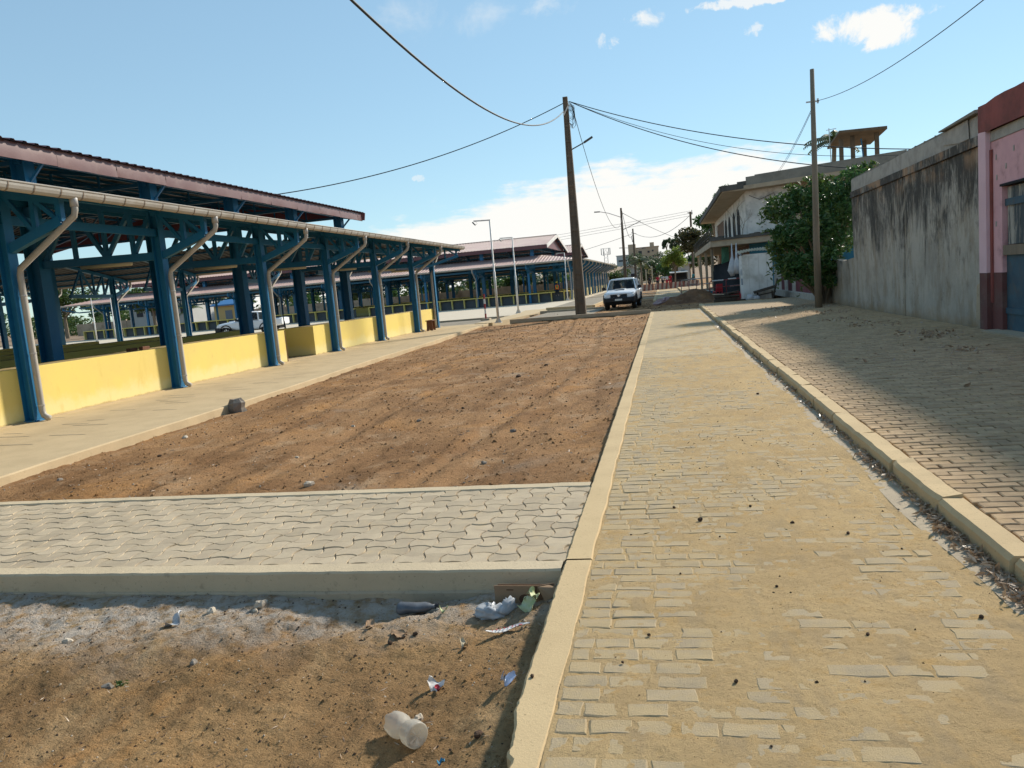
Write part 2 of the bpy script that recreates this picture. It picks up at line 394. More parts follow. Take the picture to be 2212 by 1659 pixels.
# flush concrete edging on the lane's left, crumbling towards the near end
def edging(x0, x1, y0, y1, step, z0, z1, jag_l, jag_r):
    mb = MB(); n = max(2, round((y1-y0)/step)); step = (y1-y0)/n; prev = None
    for i in range(n+1):
        y = y0+i*step; jl = jag_l(y); jr = jag_r(y); zt = z1+.0022*math.sin(y*1.7)+.0012*math.sin(y*5.3)
        jr = jr if False else .004+.004*math.sin(y*3.1)+.003*math.sin(y*11.3); ring = [(x0+jl, y, z0), (x0+jl*1.0, y, zt-.012), (x0+jl+.012, y, zt), (x1-jr-.008, y, zt+.001), (x1-jr, y, zt-.010), (x1-jr, y, z0)]
        mb.v += ring
        if prev is not None:
            for k in range(5): mb.f.append((prev+k, prev+k+1, prev+k+7, prev+k+6))
        prev = len(mb.v)-6
    return mb
def chip(y):
    v = .012*abs(float(fbm(np.array([y*6.1]), np.array([7.7]), 43, 4, .7)[0]))+abs(rnd.gauss(0, .0012))
    if y < 3.0: v += .045*max(0, float(fbm(np.array([y*5.1]), np.array([2.3]), 41, 4, .7)[0])+.25)*min(1, (3.0-y)*1.6)*1.6
    return v
edge_root = tag(link('edging', None), kind='structure'); ye = -3.0
while ye < 36:
    L = min(rnd.uniform(1.9, 2.7), 36.0-ye) if not 3.4 < ye < 4.1 else 2.0
    obj('edging_block', edging(-.665, -.497, ye+.003, ye+L-.003, .025, -.30, .004+rnd.uniform(-.003, .003), chip, lambda y: 0), 'kerb_concrete', edge_root); ye += L

# cross path: two concrete edgings with dog-bone pavers between
struct('path', MB().box(-8.0, -.67, 4.30, 5.98, -.30, -.028), 'kerb_side')
path = bpy.data.objects['path']
def hedge(x0, x1, y0, y1, z1):
    mb = MB(); n = 90
    for i in range(n+1):
        x = x0+(x1-x0)*i/n; a = rnd.uniform(-.004, .004)+.012*math.sin(x*.9); zt = z1+rnd.uniform(-.0015, .0015)
        mb.v += [(x, y0+a, -.32), (x, y0+a, zt-.012), (x, y0+a+.010, zt), (x, y1+a*.4-.006, zt), (x, y1+a*.4, zt-.01), (x, y1+a*.4, -.32)]
        if i:
            p = len(mb.v)-12
            for k in range(5): mb.f.append((p+k, p+k+6, p+k+7, p+k+1))
    return mb
struct('path_edging', hedge(-8.0, -.668, 4.175, 4.312, .002), 'edging_concrete')
struct('path_footing', hedge(-8.0, -.668, 4.160, 4.30, -.118), 'kerb_side')
struct('path_edging', hedge(-8.0, -.668, 5.965, 6.085, .002), 'edging_concrete')
CELL = (5.965-4.312)/11
def bone(kind, seed):
    a = CELL/2-.0030; amp = CELL*.165; pts = []; n = 7
    sg = 1 if kind == 0 else -1
    for k in range(n): t = -1+2*k/n; pts.append((t*a, -a+sg*amp*(1-t*t)))
    for k in range(n): t = -1+2*k/n; pts.append((a+sg*amp*(1-t*t), t*a))
    for k in range(n): t = 1-2*k/n; pts.append((t*a, a-sg*amp*(1-t*t)))
    for k in range(n): t = 1-2*k/n; pts.append((-a-sg*amp*(1-t*t), t*a))
    mb = MB(); m_ = len(pts)
    lo = [(x, y, -.05) for x, y in pts]; mid = [(x, y, -.006) for x, y in pts]; top = [(x*.955, y*.955, 0) for x, y in pts]
    mb.add(lo+mid+top, [(i, (i+1) % m_, m_+(i+1) % m_, m_+i) for i in range(m_)]+[(m_+i, m_+(i+1) % m_, 2*m_+(i+1) % m_, 2*m_+i) for i in range(m_)]+[tuple(range(2*m_, 3*m_))])
    return mb
BONES = [bone(0, 0), bone(1, 1)]; bones = [b.mesh('paver', 'path_tile') for b in BONES]
i0 = int(7.3/CELL); cells = sorted([(i, j) for i in range(i0) for j in range(11)], key=lambda c: (.67+CELL*(c[0]+.5))**2+(4.312+CELL*(c[1]+.5))**2)
tile_rest = MB()
for k, (i, j) in enumerate(cells):
    x = -.67-CELL*(i+.5); y = 4.312+CELL*(j+.5); z = -.006+rnd.gauss(0, .0016); tx, ty = rnd.gauss(0, .012), rnd.gauss(0, .012)
    if k < 300:
        o = link('paver', bones[(i+j) % 2], path); o.location = (x, y, z); o.rotation_euler = (tx, ty, rnd.gauss(0, .01))
    else:
        b = BONES[(i+j) % 2]; tile_rest.add([(x+p[0], y+p[1], z+p[2]+p[1]*tx-p[0]*ty) for p in b.v], b.f)
tag(obj('paver_field', tile_rest, 'path_tile', path), kind='stuff')
# sandy joint fill between the pavers
struct('joint_sand', MB().add([(-8, 4.30, -.017), (-.67, 4.30, -.017), (-.67, 5.98, -.017), (-8, 5.98, -.017)], [(0, 1, 2, 3)]), 'kerb_side')

# raised kerb and brick pavement on the right
pav = struct('pavement', MB().box(1.70, 6.2, -6, 38.2, -.30, .075), 'kerb_side')
kerb = tag(link('kerb', None), kind='structure')
y = -2.0; ki = 0
while y < 37.4:
    L = 1.0*rnd.uniform(.96, 1.03)
    mb = MB(); o_ = rnd.uniform(-.012, .012); zt = .112+rnd.uniform(-.007, .007); n = 10
    for i in range(n+1):
        yy_ = y+.008+(L-.016)*i/n; q = rnd.uniform(-.004, .004)+(.012 if i in (0, n) and rnd.random() < .5 else 0); xb = 1.555 if y > 4 else 1.565
        mb.v += [(xb+o_+q-.006, yy_, -.25), (xb+o_+q, yy_, zt-.026), (xb+.022+o_+q, yy_, zt), (1.705+o_, yy_, zt+q), (1.715+o_, yy_, -.25)]
        if i:
            p = len(mb.v)-10
            for k in range(4): mb.f.append((p+k, p+k+1, p+k+6, p+k+5))
    mb.f += [(0, 1, 2, 3, 4), tuple(range(len(mb.v)-5, len(mb.v)))[::-1]]
    obj('kerb_stone', mb, 'kerb_concrete', kerb); y += L; ki += 1
obj('kerb_stone', MB().cbox(1.72, 4.4, 37.42, 37.56, -.25, .115, .02), 'kerb_concrete', kerb)
bricks = []; y = -.4; row = 0
while y < 27:
    wd = .104; x = 1.722-(.105 if row % 2 else 0)+rnd.uniform(-.02, .02)
    while x < 5.80:
        L = .208; x0, x1 = max(x, 1.722), min(x+L, 5.80)
        if x1-x0 > .04: bricks.append(((x0+x1)/2, y+wd/2, x1-x0-.009, wd-.010))
        x += L
    y += wd; row += 1
near = sorted([b for b in bricks if b[1] > 3.9 and b[0] < .45*b[1]+.12], key=lambda b: b[1]+.3*b[0])[:300]
near_s = set(near); rest = MB(); pool = {}; k = 0
for b in bricks:
    x, y, L, Wd = b; z = .102+rnd.gauss(0, .0022)
    if b in near_s:
        key = round(L/.03)
        if key not in pool: pool[key] = [brick_mesh('paver', key*.03 if key < 6 else .199, .094, 900+key*4+q, None, .05, .003).mesh('paver', 'pavement_brick') for q in range(4)]
        o = link('paver', pool[key][k % 4], pav); o.location = (x, y, z); o.rotation_euler = (rnd.gauss(0, .012), rnd.gauss(0, .008), rnd.gauss(0, .008)); k += 1
    else:
        mb = brick_mesh('s', L, Wd, int(x*991+y*37), None, .02, .003); tx, ty = rnd.gauss(0, .010), rnd.gauss(0, .006)
        rest.add([(x+p[0], y+p[1], z+p[2]+p[0]*ty+p[1]*tx) for p in mb.v], mb.f)
tag(obj('paver_field', rest, 'pavement_brick', pav), kind='stuff')
def far_brick_mat():
    t = MT('far_brick', .92, 0, .2)
    b = N(t.n, 'ShaderNodeTexBrick'); b.inputs['Scale'].default_value = 4.8; b.inputs['Mortar Size'].default_value = .012
    b.inputs['Color1'].default_value = (.49, .365, .23, 1); b.inputs['Color2'].default_value = (.38, .28, .175, 1); b.inputs['Mortar'].default_value = (.17, .12, .075, 1)
    t.l.new(t.coord(), b.inputs[0])
    c = t.mix(t.math('MULTIPLY', t.step(t.noise(1.5, 6, .7), .45, .7), .7), b.outputs['Color'], (.42, .30, .17)); t.color(c); t.bump(t.noise(40, 4, .7), .5, .01)
far_brick_mat()
struct('pavement', MB().box(1.722, 6.0, 27.05, 37.45, .0, .101), 'far_brick')
def far_sett():
    t = MT('far_sett', .95, 0, .15)
    b = N(t.n, 'ShaderNodeTexBrick'); b.inputs['Scale'].default_value = 4.8; b.inputs['Mortar Size'].default_value = .02
    b.inputs['Color1'].default_value = (.44, .36, .24, 1); b.inputs['Color2'].default_value = (.33, .27, .19, 1); b.inputs['Mortar'].default_value = (.46, .32, .15, 1)
    t.l.new(t.coord(), b.inputs[0]); t.color(t.mix(t.step(t.noise(3, 6, .7), .42, .62), b.outputs['Color'], (.49, .375, .215))); t.bump(t.noise(60, 4, .7), .5, .008)
far_sett()
struct('road', MB().add([(-.505, 15.5, .001), (1.34, 15.5, .001), (1.34, 36, .001), (-.505, 36, .001)], [(0, 1, 2, 3)]), 'far_sett')

# walkway along the market hall, with a low concrete lip towards the earth
mb = MB(); n = 70
lipx = lambda y: -7.35-.040*max(0, y-7)+.05*math.sin(y*.55)
for i in range(n+1):
    y = -4+41.6*i/n; x = lipx(y)+rnd.uniform(-.012, .012)
    mb.v += [(-12.6, y, .004), (x-.15, y, .004), (x-.012, y, .006), (x, y, -.012), (x+.01, y, -.35)]
    if i:
        p = len(mb.v)-10
        for k in range(4): mb.f.append((p+k, p+k+1, p+k+6, p+k+5))
struct('walkway', mb, 'walk_concrete')
ww = bpy.data.objects['walkway']
slabs = 0                                  # the walkway's slabs are laid skew; only some joints show through the dust
mb = MB()
for i in range(90):
    y = 6.6+i*.34+rnd.uniform(-.2, .2); x = rnd.uniform(-10.6, -8.0-.04*max(0, y-7)); L = rnd.uniform(.25, .8)
    mb.add([(x, y, .0075), (x-L, y+L*.10, .0075), (x-L, y+L*.10+.022, .0075), (x, y+.018, .0075)], [(0, 1, 2, 3)])
tag(obj('slab_joint', mb, 'grey_concrete', ww), kind='stuff')
# hall floor
struct('hall_floor', MB().box(-35, -11.05, -6, 37.6, -.30, .02), 'walk_concrete')

# concrete lane between the halls, kerbs and gravel islands
struct('service_lane', MB().box(-70, -7.6, 45.6, 73.9, -.30, .005), 'lane_concrete')
struct('service_lane', MB().add([(-70, 37.6, -.02), (-9.2, 37.6, -.02), (-7.1, 45.6, -.02), (-70, 45.6, -.02)], [(0, 1, 2, 3)]), 'gravel')
struct('walkway', MB().prism([(-9.3, 37.3), (-8.3, 36.9), (-7.4, 46.0), (-7.3, 52.5), (-9.4, 52.5), (-8.9, 46.4)], -.3, .03), 'walk_concrete')
struct('kerb', MB().box(-20, -9.0, 43.3, 43.46, -.2, .08), 'kerb_side')
struct('gravel_island', MB().prism([(-7.1, 36.4), (-3.6, 36.15), (-3.4, 44.2), (-6.7, 45.0)], -.2, .02), 'gravel')
struct('kerb', MB().bar((-7.3, 36.35, .02), (-.65, 36.02, .0), .14, .22), 'kerb_side')
struct('kerb', MB().bar((-7.2, 45.1, .03), (-3.4, 44.3, .03), .16, .2), 'kerb_side')
struct('walkway', MB().prism([(-7.2, 45.2), (-3.3, 44.5), (-3.3, 46.2), (-7.3, 47.6)], -.2, .045), 'walk_concrete')
struct('gravel_island', MB().prism([(-7.4, 49.5), (-4.3, 47.4), (-4.3, 73), (-7.6, 73)], -.2, .10), 'gravel')
struct('kerb', MB().bar((-7.45, 49.4, .06), (-4.25, 47.3, .06), .16, .24), 'kerb_concrete')
struct('kerb', MB().bar((-4.25, 47.3, .06), (-4.25, 73, .06), .18, .24), 'kerb_concrete')
struct('walkway', MB().box(-8.9, -7.3, 73.2, 124, -.3, .06), 'lane_concrete')
struct('gravel_island', MB().box(-7.3, -4.3, 74.5, 124, -.3, .09), 'gravel')
# the street goes on, its beds not yet filled
for i, (a, b) in enumerate(((52.5, 58), (59.5, 66), (67.5, 75), (76.5, 84))):
    struct('dirt_plot', MB().box(-3.6, -.75, a, b, -.3, .02), 'dirt')
    struct('path_edging', MB().box(-3.6, -.75, b+.1, b+1.4, -.3, .05), 'kerb_side')
struct('edging', MB().box(-.74, -.55, 50.5, 88, -.3, .055), 'kerb_concrete')
struct('road', MB().box(-.55, 1.5, 50.5, 88, -.3, .03), 'far_sett')
struct('kerb', MB().box(1.5, 1.7, 52.0, 88, -.3, .16), 'kerb_concrete')
struct('pavement', MB().box(1.7, 5.2, 52.0, 88, -.3, .14), 'far_brick')
for (a, b) in ((56.5, 57.6), (65, 66), (74, 75)): struct('path', MB().box(-.5, 1.45, a, b, -.1, .036), 'lane_concrete')
struct('dirt_road', MB().box(-12, 12, 86, 240, -.3, .01), 'dirt')
# ------------------------------------------------------------------ market halls
def steel(name, c, rough=.45):
    t = MT(name, rough, 0, .45)
    cc = t.mix(t.math('MULTIPLY', t.step(t.noise(2.5, 6, .7), .5, .75), .5), c, tuple(v*1.25+.004 for v in c))
    cc = t.mix(t.math('MULTIPLY', t.step(t.noise(1.2, 6, .7), .62, .82), .15), cc, (.16, .16, .14)); t.color(cc)
steel('steel_blue', (.011, .145, .30))
def roof_mat(name, a, b, dust):                # painted sheet; its underside shade is painted on a separate sheet
    t = MT(name, .48, 0, .5)
    c = t.mix(t.step(t.noise(.6, 5, .6), .35, .7), a, b)
    c = t.mix(t.math('MULTIPLY', t.step(t.noise(.8, 6, .65), .45, .75), .7), c, dust)
    t.color(c); return t.m
roof_mat('roof_sheet', (.33, .19, .16), (.38, .24, .20), (.44, .34, .27)); roof_mat('roof_upper', (.20, .075, .075), (.25, .11, .10), (.34, .23, .18))
simple('roof_under_shade', (.030, .036, .045), (.045, .05, .058), 1.5, .6)  # near-black underside colour, painted to deepen the hall's shade
simple('fascia', (.185, .098, .090), (.15, .075, .070), .7, .38, bump=.25, bscale=2.2, dirt=(.25, .165, .14), dscale=1.5, spec=.5)
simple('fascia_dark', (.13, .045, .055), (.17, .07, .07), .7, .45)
simple('pvc', (.43, .395, .345), (.36, .33, .285), 1.5, .5, dirt=(.33, .26, .18), dscale=2)
simple('pvc_ring', (.22, .165, .12), None, rough=.6)
simple('pvc_grey', (.42, .40, .38), None, rough=.5)
simple('galv', (.55, .53, .50), (.45, .43, .40), 5, .45, .6)
simple('white_paint', (.72, .70, .66), (.63, .60, .55), 2, .5, dirt=(.5, .44, .35))
simple('lamp_body', (.06, .065, .07), None, rough=.5)
simple('tube_cream', (.55, .48, .33), None, rough=.5)
simple('grey_panel', (.085, .095, .105), (.11, .12, .125), 2, .8, bump=.2)
def yellow_mat():
    t = MT('yellow_paint', .8, 0, .3)
    X, Y, Z = t.sep()
    c = t.mix(t.step(t.noise(.9, 5, .6), .35, .7), (.79, .61, .165), (.75, .57, .175))
    f = t.step(t.math('ADD', Z, t.math('MULTIPLY', t.noise(2.0, 6, .7), -.75)), .05, -.26)       # salts risen at the foot of the wall
    c = t.mix(t.math('MULTIPLY', f, .55), c, (.78, .70, .38))
    g = t.step(t.math('ADD', Z, t.math('MULTIPLY', t.noise(5, 5, .7), -.10)), .01, -.035)
    c = t.mix(t.math('MULTIPLY', g, .8), c, (.42, .28, .13)); c = t.mix(t.math('MULTIPLY', t.step(t.noise(7, 6, .75, (1, 1, .5)), .60, .72), .30), c, (.45, .33, .12)); c = t.mix(t.math('MULTIPLY', t.step(t.noise(2.4, 6, .75, (1, 1, .25)), .58, .74), .35), c, (.62, .44, .10)); t.color(c); t.bump(t.noise(45, 4, .6), .12, .004)
yellow_mat()
simple('brown_slab', (.40, .29, .13), (.33, .24, .11), 2, .8)
simple('wood_brown', (.16, .055, .02), (.11, .04, .016), 8, .6)

W_ = 24.6; EZ = 3.80; IZ = 4.66; IY = 4.5; UY = 3.9; UZ0, UZ1 = 5.28, 5.64; RY = 12.3; RZ = 7.0
OC, IC = 1.40, 4.60                         # outer and inner column lines
def corr_pts(a, b, pitch=.33, h=.038):
    out = []; x = a
    while x < b-1e-6:
        for f_, dz in ((0, 0), (.55, 0), (.66, h), (.89, h)):
            if x+f_*pitch < b: out.append((x+f_*pitch, dz))
        x += pitch
    out.append((b, 0)); return out
def corr_strip(P0, P1, a, b, hip0=0, hip1=0, pitch=.33):
    """sheet from eave line P0=(y,z) to top line P1 along x in [a,b]; hips cut the corners at 45 degrees"""
    mb = MB(); o = None; D = P1[0]-P0[0]
    for x, dz in corr_pts(a, b, pitch):
        lim = abs(D)
        if hip0: lim = min(lim, x-a)
        if hip1: lim = min(lim, b-x)
        lim = max(lim, .001); k = lim/abs(D)
        mb.v += [(x, P0[0], P0[1]+dz), (x, P0[0]+D*k, P0[1]+(P1[1]-P0[1])*k+dz)]
        n = len(mb.v)
        if n > 2: mb.f.append((n-4, n-2, n-1, n-3))
    return mb
def lowz(y): return EZ+(IZ-EZ)*y/IY
def upz(y): return UZ1+(RZ-UZ1)*(y-UY)/(RY-UY)
def swap(mb, fn): mb.v = [fn(*p) for p in mb.v]; return mb
def hcol(x, y, z0, z1, w, d, flip=False, tw=.018):
    mb = MB()
    if not flip:
        mb.box(x-w/2, x+w/2, y-d/2, y-d/2+tw, z0, z1); mb.box(x-w/2, x+w/2, y+d/2-tw, y+d/2, z0, z1); mb.box(x-tw/2, x+tw/2, y-d/2+tw, y+d/2-tw, z0, z1)
    else:
        mb.box(x-d/2, x-d/2+tw, y-w/2, y+w/2, z0, z1); mb.box(x+d/2-tw, x+d/2, y-w/2, y+w/2, z0, z1); mb.box(x-d/2+tw, x+d/2-tw, y-tw/2, y+tw/2, z0, z1)
    return mb
def side_truss(x, fn):
    """bracket over the eave, truss from outer to inner column; fn maps (x, y, z) to the hall's space"""
    mb = MB(); B = lambda p, q, w=.07, h=.09: mb.bar(fn(x, *p), fn(x, *q), w*1.35, h*1.45)
    o0, i0 = OC-.10, OC+.10
    B((.18, lowz(.18)-.12), (IC-.12, lowz(IC-.12)-.12), .09, .11)                              # rafter
    B((o0, 3.00), (.22, 3.38), .09, .11); B((.24, 3.36), (.24, lowz(.24)-.1), .07, .07)          # bracket
    B((o0, lowz(o0)-.15), (.75, 3.20), .05, .05); B((.75, 3.2), (.75, lowz(.75)-.12), .06, .06); B((.75, lowz(.75)-.14), (.3, 3.4), .05, .05)
    B((i0, 3.00), (IC-.15, 3.06), .10, .12)                                                     # bottom chord
    for a, b in ((2.3, 3.2), (3.2, 3.2)):
        pass
    for y in (2.05, 2.75, 3.55): B((y, 3.06), (y, lowz(y)-.14), .06, .06)
    for (y0, t0), (y1, t1) in (((OC+.12, 1), (2.05, 0)), ((2.75, 0), (2.05, 1)), ((2.75, 0), (3.55, 1)), ((4.40, 0), (3.55, 1))):
        B((y0, 3.06 if not t0 else lowz(y0)-.16), (y1, 3.06 if not t1 else lowz(y1)-.16), .055, .065)
    return mb
def main_truss(x, fn):
    mb = MB(); B = lambda p, q, w=.07, h=.09: mb.bar(fn(x, *p), fn(x, *q), w, h)
    a, b = IC, W_-IC; zb = 5.42
    B((a, zb), (b, zb), .09, .1)
    zt = lambda y: upz(y if y < RY else W_-y)-.16
    B((UY+.1, zt(UY+.1)), (RY, zt(RY)), .09, .1); B((RY, zt(RY)), (W_-UY-.1, zt(W_-UY-.1)), .09, .1)
    n = 10; ysn = [a+(b-a)*i/n for i in range(n+1)]
    for i in range(1, n): B((ysn[i], zb), (ysn[i], zt(ysn[i])), .05, .05)
    for i in range(n):
        if i < n/2: B((ysn[i], zb), (ysn[i+1], zt(ysn[i+1])), .05, .05)
        else: B((ysn[i], zt(ysn[i])), (ysn[i+1], zb), .05, .05)
    return mb
def downpipe(name, root, fn, x, ztop=3.70, clips=True):
    o0 = OC-.115
    pts = [(x, -.05, ztop), (x, -.05, ztop-.18), (x, -.02, ztop-.27), (x, o0-.10, 2.66), (x, o0-.075, 2.55), (x, o0-.075, .18), (x, o0-.10, .10), (x, o0-.20, .04)]
    o = obj(name, MB().tube([fn(*p) for p in pts], .054, 10), 'pvc', root, True)
    obj('outlet', MB().tube([fn(x, -.05, ztop+.06), fn(x, -.05, ztop-.12)], .066, 10), 'pvc_grey', o, True)
    if clips:
        for z in (2.2, 1.2, .28): obj('pipe_clip', MB().tube([fn(x, o0-.075, z-.012), fn(x, o0-.075, z+.012)], .062, 10).bar(fn(x, o0-.01, z), fn(x, o0-.075, z), .02, .02), 'galv', o)
    return o
def half_gutter(fn, a, b, y=-.06, z=3.83, r=.092, n=8, dp=1.5):
    mb = MB(); prev = None
    for x in (a, b):
        ring = [fn(x, y+r*math.cos(math.pi+math.pi*k/n), z+r*dp*math.sin(math.pi+math.pi*k/n)) for k in range(n+1)]
        ring += [fn(x, y+(r-.008)*math.cos(math.pi+math.pi*k/n), z+.004+(r-.008)*dp*math.sin(math.pi+math.pi*k/n)) for k in range(n, -1, -1)]
        mb.v += ring
    m_ = 2*(n+1)
    for k in range(m_): mb.f.append((k, (k+1) % m_, m_+(k+1) % m_, m_+k))
    mb.f += [tuple(range(m_)), tuple(range(m_, 2*m_))[::-1]]
    return mb
def gutter(root, fn, a, b, detail, ringstep=.52):
    g = obj('gutter', half_gutter(fn, a, b), 'pvc', root)
    if detail:
        x = a+.3
        while x < b: obj('gutter_bracket', half_gutter(fn, x-.011, x+.011, r=.098), 'pvc_ring', g); x += ringstep*rnd.uniform(.94, 1.06)
    obj('gutter_rim', MB().tube([fn(a, -.06-.092, 3.835), fn(b, -.06-.092, 3.835)], .014, 6), 'pvc', g)
    return g
def hall(label, origin, rz, frames, a, b, hip0, hip1, detail, ends=(), pipes=None, rooftone='roof_sheet', fasc='fascia', barge=None, inner=None, up=None):
    h = thing('market_hall', label, 'market hall', (*origin, 0), rz, 'steel market halls')
    I = lambda x, y, z: (x, y, z); F = lambda x, y, z: (x, W_-y, z)
    inner = inner or frames
    ua, ub = up or (a+(IY-.7 if hip0 else .0), b-(IY-.7 if hip1 else 0))
    for fn, nm in ((I, 0), (F, 1)):
        for x in frames:
            c = obj('column', swap(hcol(x, OC, .0, lowz(OC)-.1, .20, .21), fn), 'steel_blue', h)
            if nm == 0 and detail: obj('base_plate', MB().cbox(x-.13, x+.13, OC-.14, OC+.14, 0, .03, .008), 'steel_blue', c)
            if not ((hip0 and x-a < IY-.6) or (hip1 and b-x < IY-.6)): obj('truss', side_truss(x, fn), 'steel_blue', h)
        for x in inner:
            c = obj('inner_column', swap(hcol(x, IC, 0, upz(IC)-.1, .32, .36), fn), 'steel_blue', h)
            obj('strut', MB().bar(fn(x, IC-.15, 4.95), fn(x, UY+.06, 5.42), .05, .06), 'steel_blue', c)
        obj('lower_roof', swap(corr_strip((-.06, EZ), (IY, IZ), a, b, hip0, hip1), fn), rooftone, h)
        obj('upper_roof', swap(corr_strip((UY-.10, UZ1+.005), (RY, RZ), ua, ub), fn), 'roof_upper' if detail else rooftone, h)
        obj('roof_shade_sheet', swap(corr_strip((-.05, EZ-.014), (IY, IZ-.014), a, b, hip0, hip1), fn), 'roof_under_shade', h)  # dark sheet added under the roof to deepen its shade
        obj('roof_shade_sheet', swap(corr_strip((UY-.08, UZ1-.010), (RY, RZ-.014), ua, ub), fn), 'roof_under_shade', h)
        for y, sx in ((.30, .06), (1.40, .10), (2.5, .06), (3.5, .06), (4.3, .07)):
            e0, e1 = (a+y if hip0 else a), (b-y if hip1 else b)
            obj('purlin', MB().bar(fn(e0+.05, y, lowz(y)-.045), fn(e1-.05, y, lowz(y)-.045), .05 if sx < .1 else .09, sx), 'steel_blue', h)
        for y in (UY+.15, 5.6, 7.3, 9.0, 10.7, 12.1): obj('purlin', MB().bar(fn(ua+.1, y, upz(y)-.06), fn(ub-.1, y, upz(y)-.06), .05, .08), 'steel_blue', h)
        obj('eave_beam', MB().bar(fn(a+(OC if hip0 else 0), OC, 3.50), fn(b-(OC if hip1 else 0), OC, 3.50), .07, .16), 'steel_blue', h)
        obj('eave_beam', MB().bar(fn(inner[0], IC, 4.50), fn(inner[-1], IC, 4.50), .08, .2), 'steel_blue', h)
        obj('eave_beam', MB().bar(fn(inner[0], IC, 5.50), fn(inner[-1], IC, 5.50), .08, .12), 'steel_blue', h)
        x = ua; k = 0
        while x < ub-.05:
            x1 = min(x+2.0, ub); dz = rnd.uniform(-.012, .012); m_ = MB(); n = 6
            for i in range(n+1):
                xx = x+.004+(x1-x-.008)*i/n; wv = .014*math.sin(i*1.9+k)+rnd.uniform(-.006, .006)
                m_.v += [fn(xx, UY+wv, UZ0+dz), fn(xx, UY-.012-wv*.6, (UZ0+UZ1)/2), fn(xx, UY+.01, UZ1)]
                if i: p = len(m_.v)-6; m_.f += [(p, p+3, p+4, p+1), (p+1, p+4, p+5, p+2)]
            fpn = obj('fascia_panel', m_, fasc, h, True); k += 1; x = x1
        obj('fascia_shade_strip', MB().bar(fn(ua, UY+.045, (UZ0+UZ1)/2), fn(ub, UY+.045, (UZ0+UZ1)/2), .03, UZ1-UZ0-.02), 'roof_under_shade', h)  # dark strip added behind the panels so their backs read as shaded
        if pipes and nm == 0:
            gutter(h, fn, a+.2 if not hip0 else a, b-.2, detail)
            for x in pipes: downpipe('downpipe', h, fn, x, clips=detail)
        elif nm == 1: gutter(h, fn, a, b, False)
    for x in inner: obj('truss', main_truss(x, I), 'steel_blue', h)
    obj('ridge_cap', MB().bar((ua, RY, RZ+.05), (ub, RY, RZ+.05), .5, .03), rooftone, h)
    for end, xe in ((hip0, a), (hip1, b)):
        if not end: continue
        s_ = 1 if xe == a else -1
        e = lambda x, y, z, xe=xe, s_=s_: (xe+s_*y, x, z)
        obj('lower_roof', swap(corr_strip((-.06, EZ), (IY, IZ), 0, W_, 1, 1), e), rooftone, h)
        obj('roof_shade_sheet', swap(corr_strip((-.05, EZ-.014), (IY, IZ-.014), 0, W_, 1, 1), e), 'roof_under_shade', h)
        cols = [OC, IC+1.2, 9.9, 14.7, W_-IC-1.2, W_-OC]
        for y in cols:
            if OC < y < W_-OC: obj('column', MB().add(swap(hcol(y, OC, 0, lowz(OC)-.1, .20, .21), e).v, hcol(y, OC, 0, lowz(OC)-.1, .2, .21).f), 'steel_blue', h)
            if IC < y < W_-IC: obj('truss', side_truss(y, e), 'steel_blue', h)
            else:
                f_ = (lambda v: v) if y < RY else (lambda v: W_-v)
                obj('hip_bracket', MB().bar(e(f_(.15), .15, EZ-.10), e(f_(IC), IC, IZ-.16), .10, .14).bar(e(f_(.25), .25, 3.42), e(f_(OC), OC, 3.0), .1, .12).bar(e(f_(.3), .3, 3.42), e(f_(.3), .3, EZ-.1), .08, .08).bar(e(f_(.75), .75, 3.25), e(f_(.75), .75, 3.85), .07, .07).bar(e(f_(.3), .3, 3.45), e(f_(.75), .75, 3.82), .06, .06).bar(e(f_(OC), OC, 3.02), e(f_(IC), IC, 3.08), .1, .14), 'steel_blue', h)
        if s_ == -1:
            for y in cols: downpipe('downpipe', h, e, y, clips=False)
            gutter(h, e, .1, W_-.1, False)
        for y in (.3, 1.4, 2.6, 4.0): obj('purlin', MB().bar(e(y, y, lowz(y)-.045), e(W_-y, y, lowz(y)-.045), .05, .07), 'steel_blue', h)
    for xe, s_ in ((ua, 1), (ub, -1)):
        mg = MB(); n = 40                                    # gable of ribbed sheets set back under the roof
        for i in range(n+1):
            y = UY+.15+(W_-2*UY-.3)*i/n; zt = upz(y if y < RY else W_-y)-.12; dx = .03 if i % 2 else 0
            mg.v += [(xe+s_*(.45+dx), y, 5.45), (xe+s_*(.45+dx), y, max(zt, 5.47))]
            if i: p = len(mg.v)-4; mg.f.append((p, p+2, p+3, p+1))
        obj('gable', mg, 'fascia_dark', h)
        for q in (1, -1):
            yA = UY-.12 if q == 1 else W_-UY+.12
            obj('barge_board', MB().bar((xe, yA, UZ1-.16), (xe, RY, RZ-.10), .04, .34), barge or 'fascia_dark', h)
    return h

# --- near hall, long side to the street
FR = [-5.4, -1.2, 3.1, 7.3, 11.55, 15.72, 20.14, 24.48, 28.85, 33.42, 36.55]
h1 = hall('blue steel market hall with beige gutter and yellow wall beside the earth plot', (-9.6, 0), R(90), FR, -8, 37.6, 0, 1, True,
          pipes=[f for f in FR[3:-1]], inner=FR[:-1], up=(-8, 34.6))
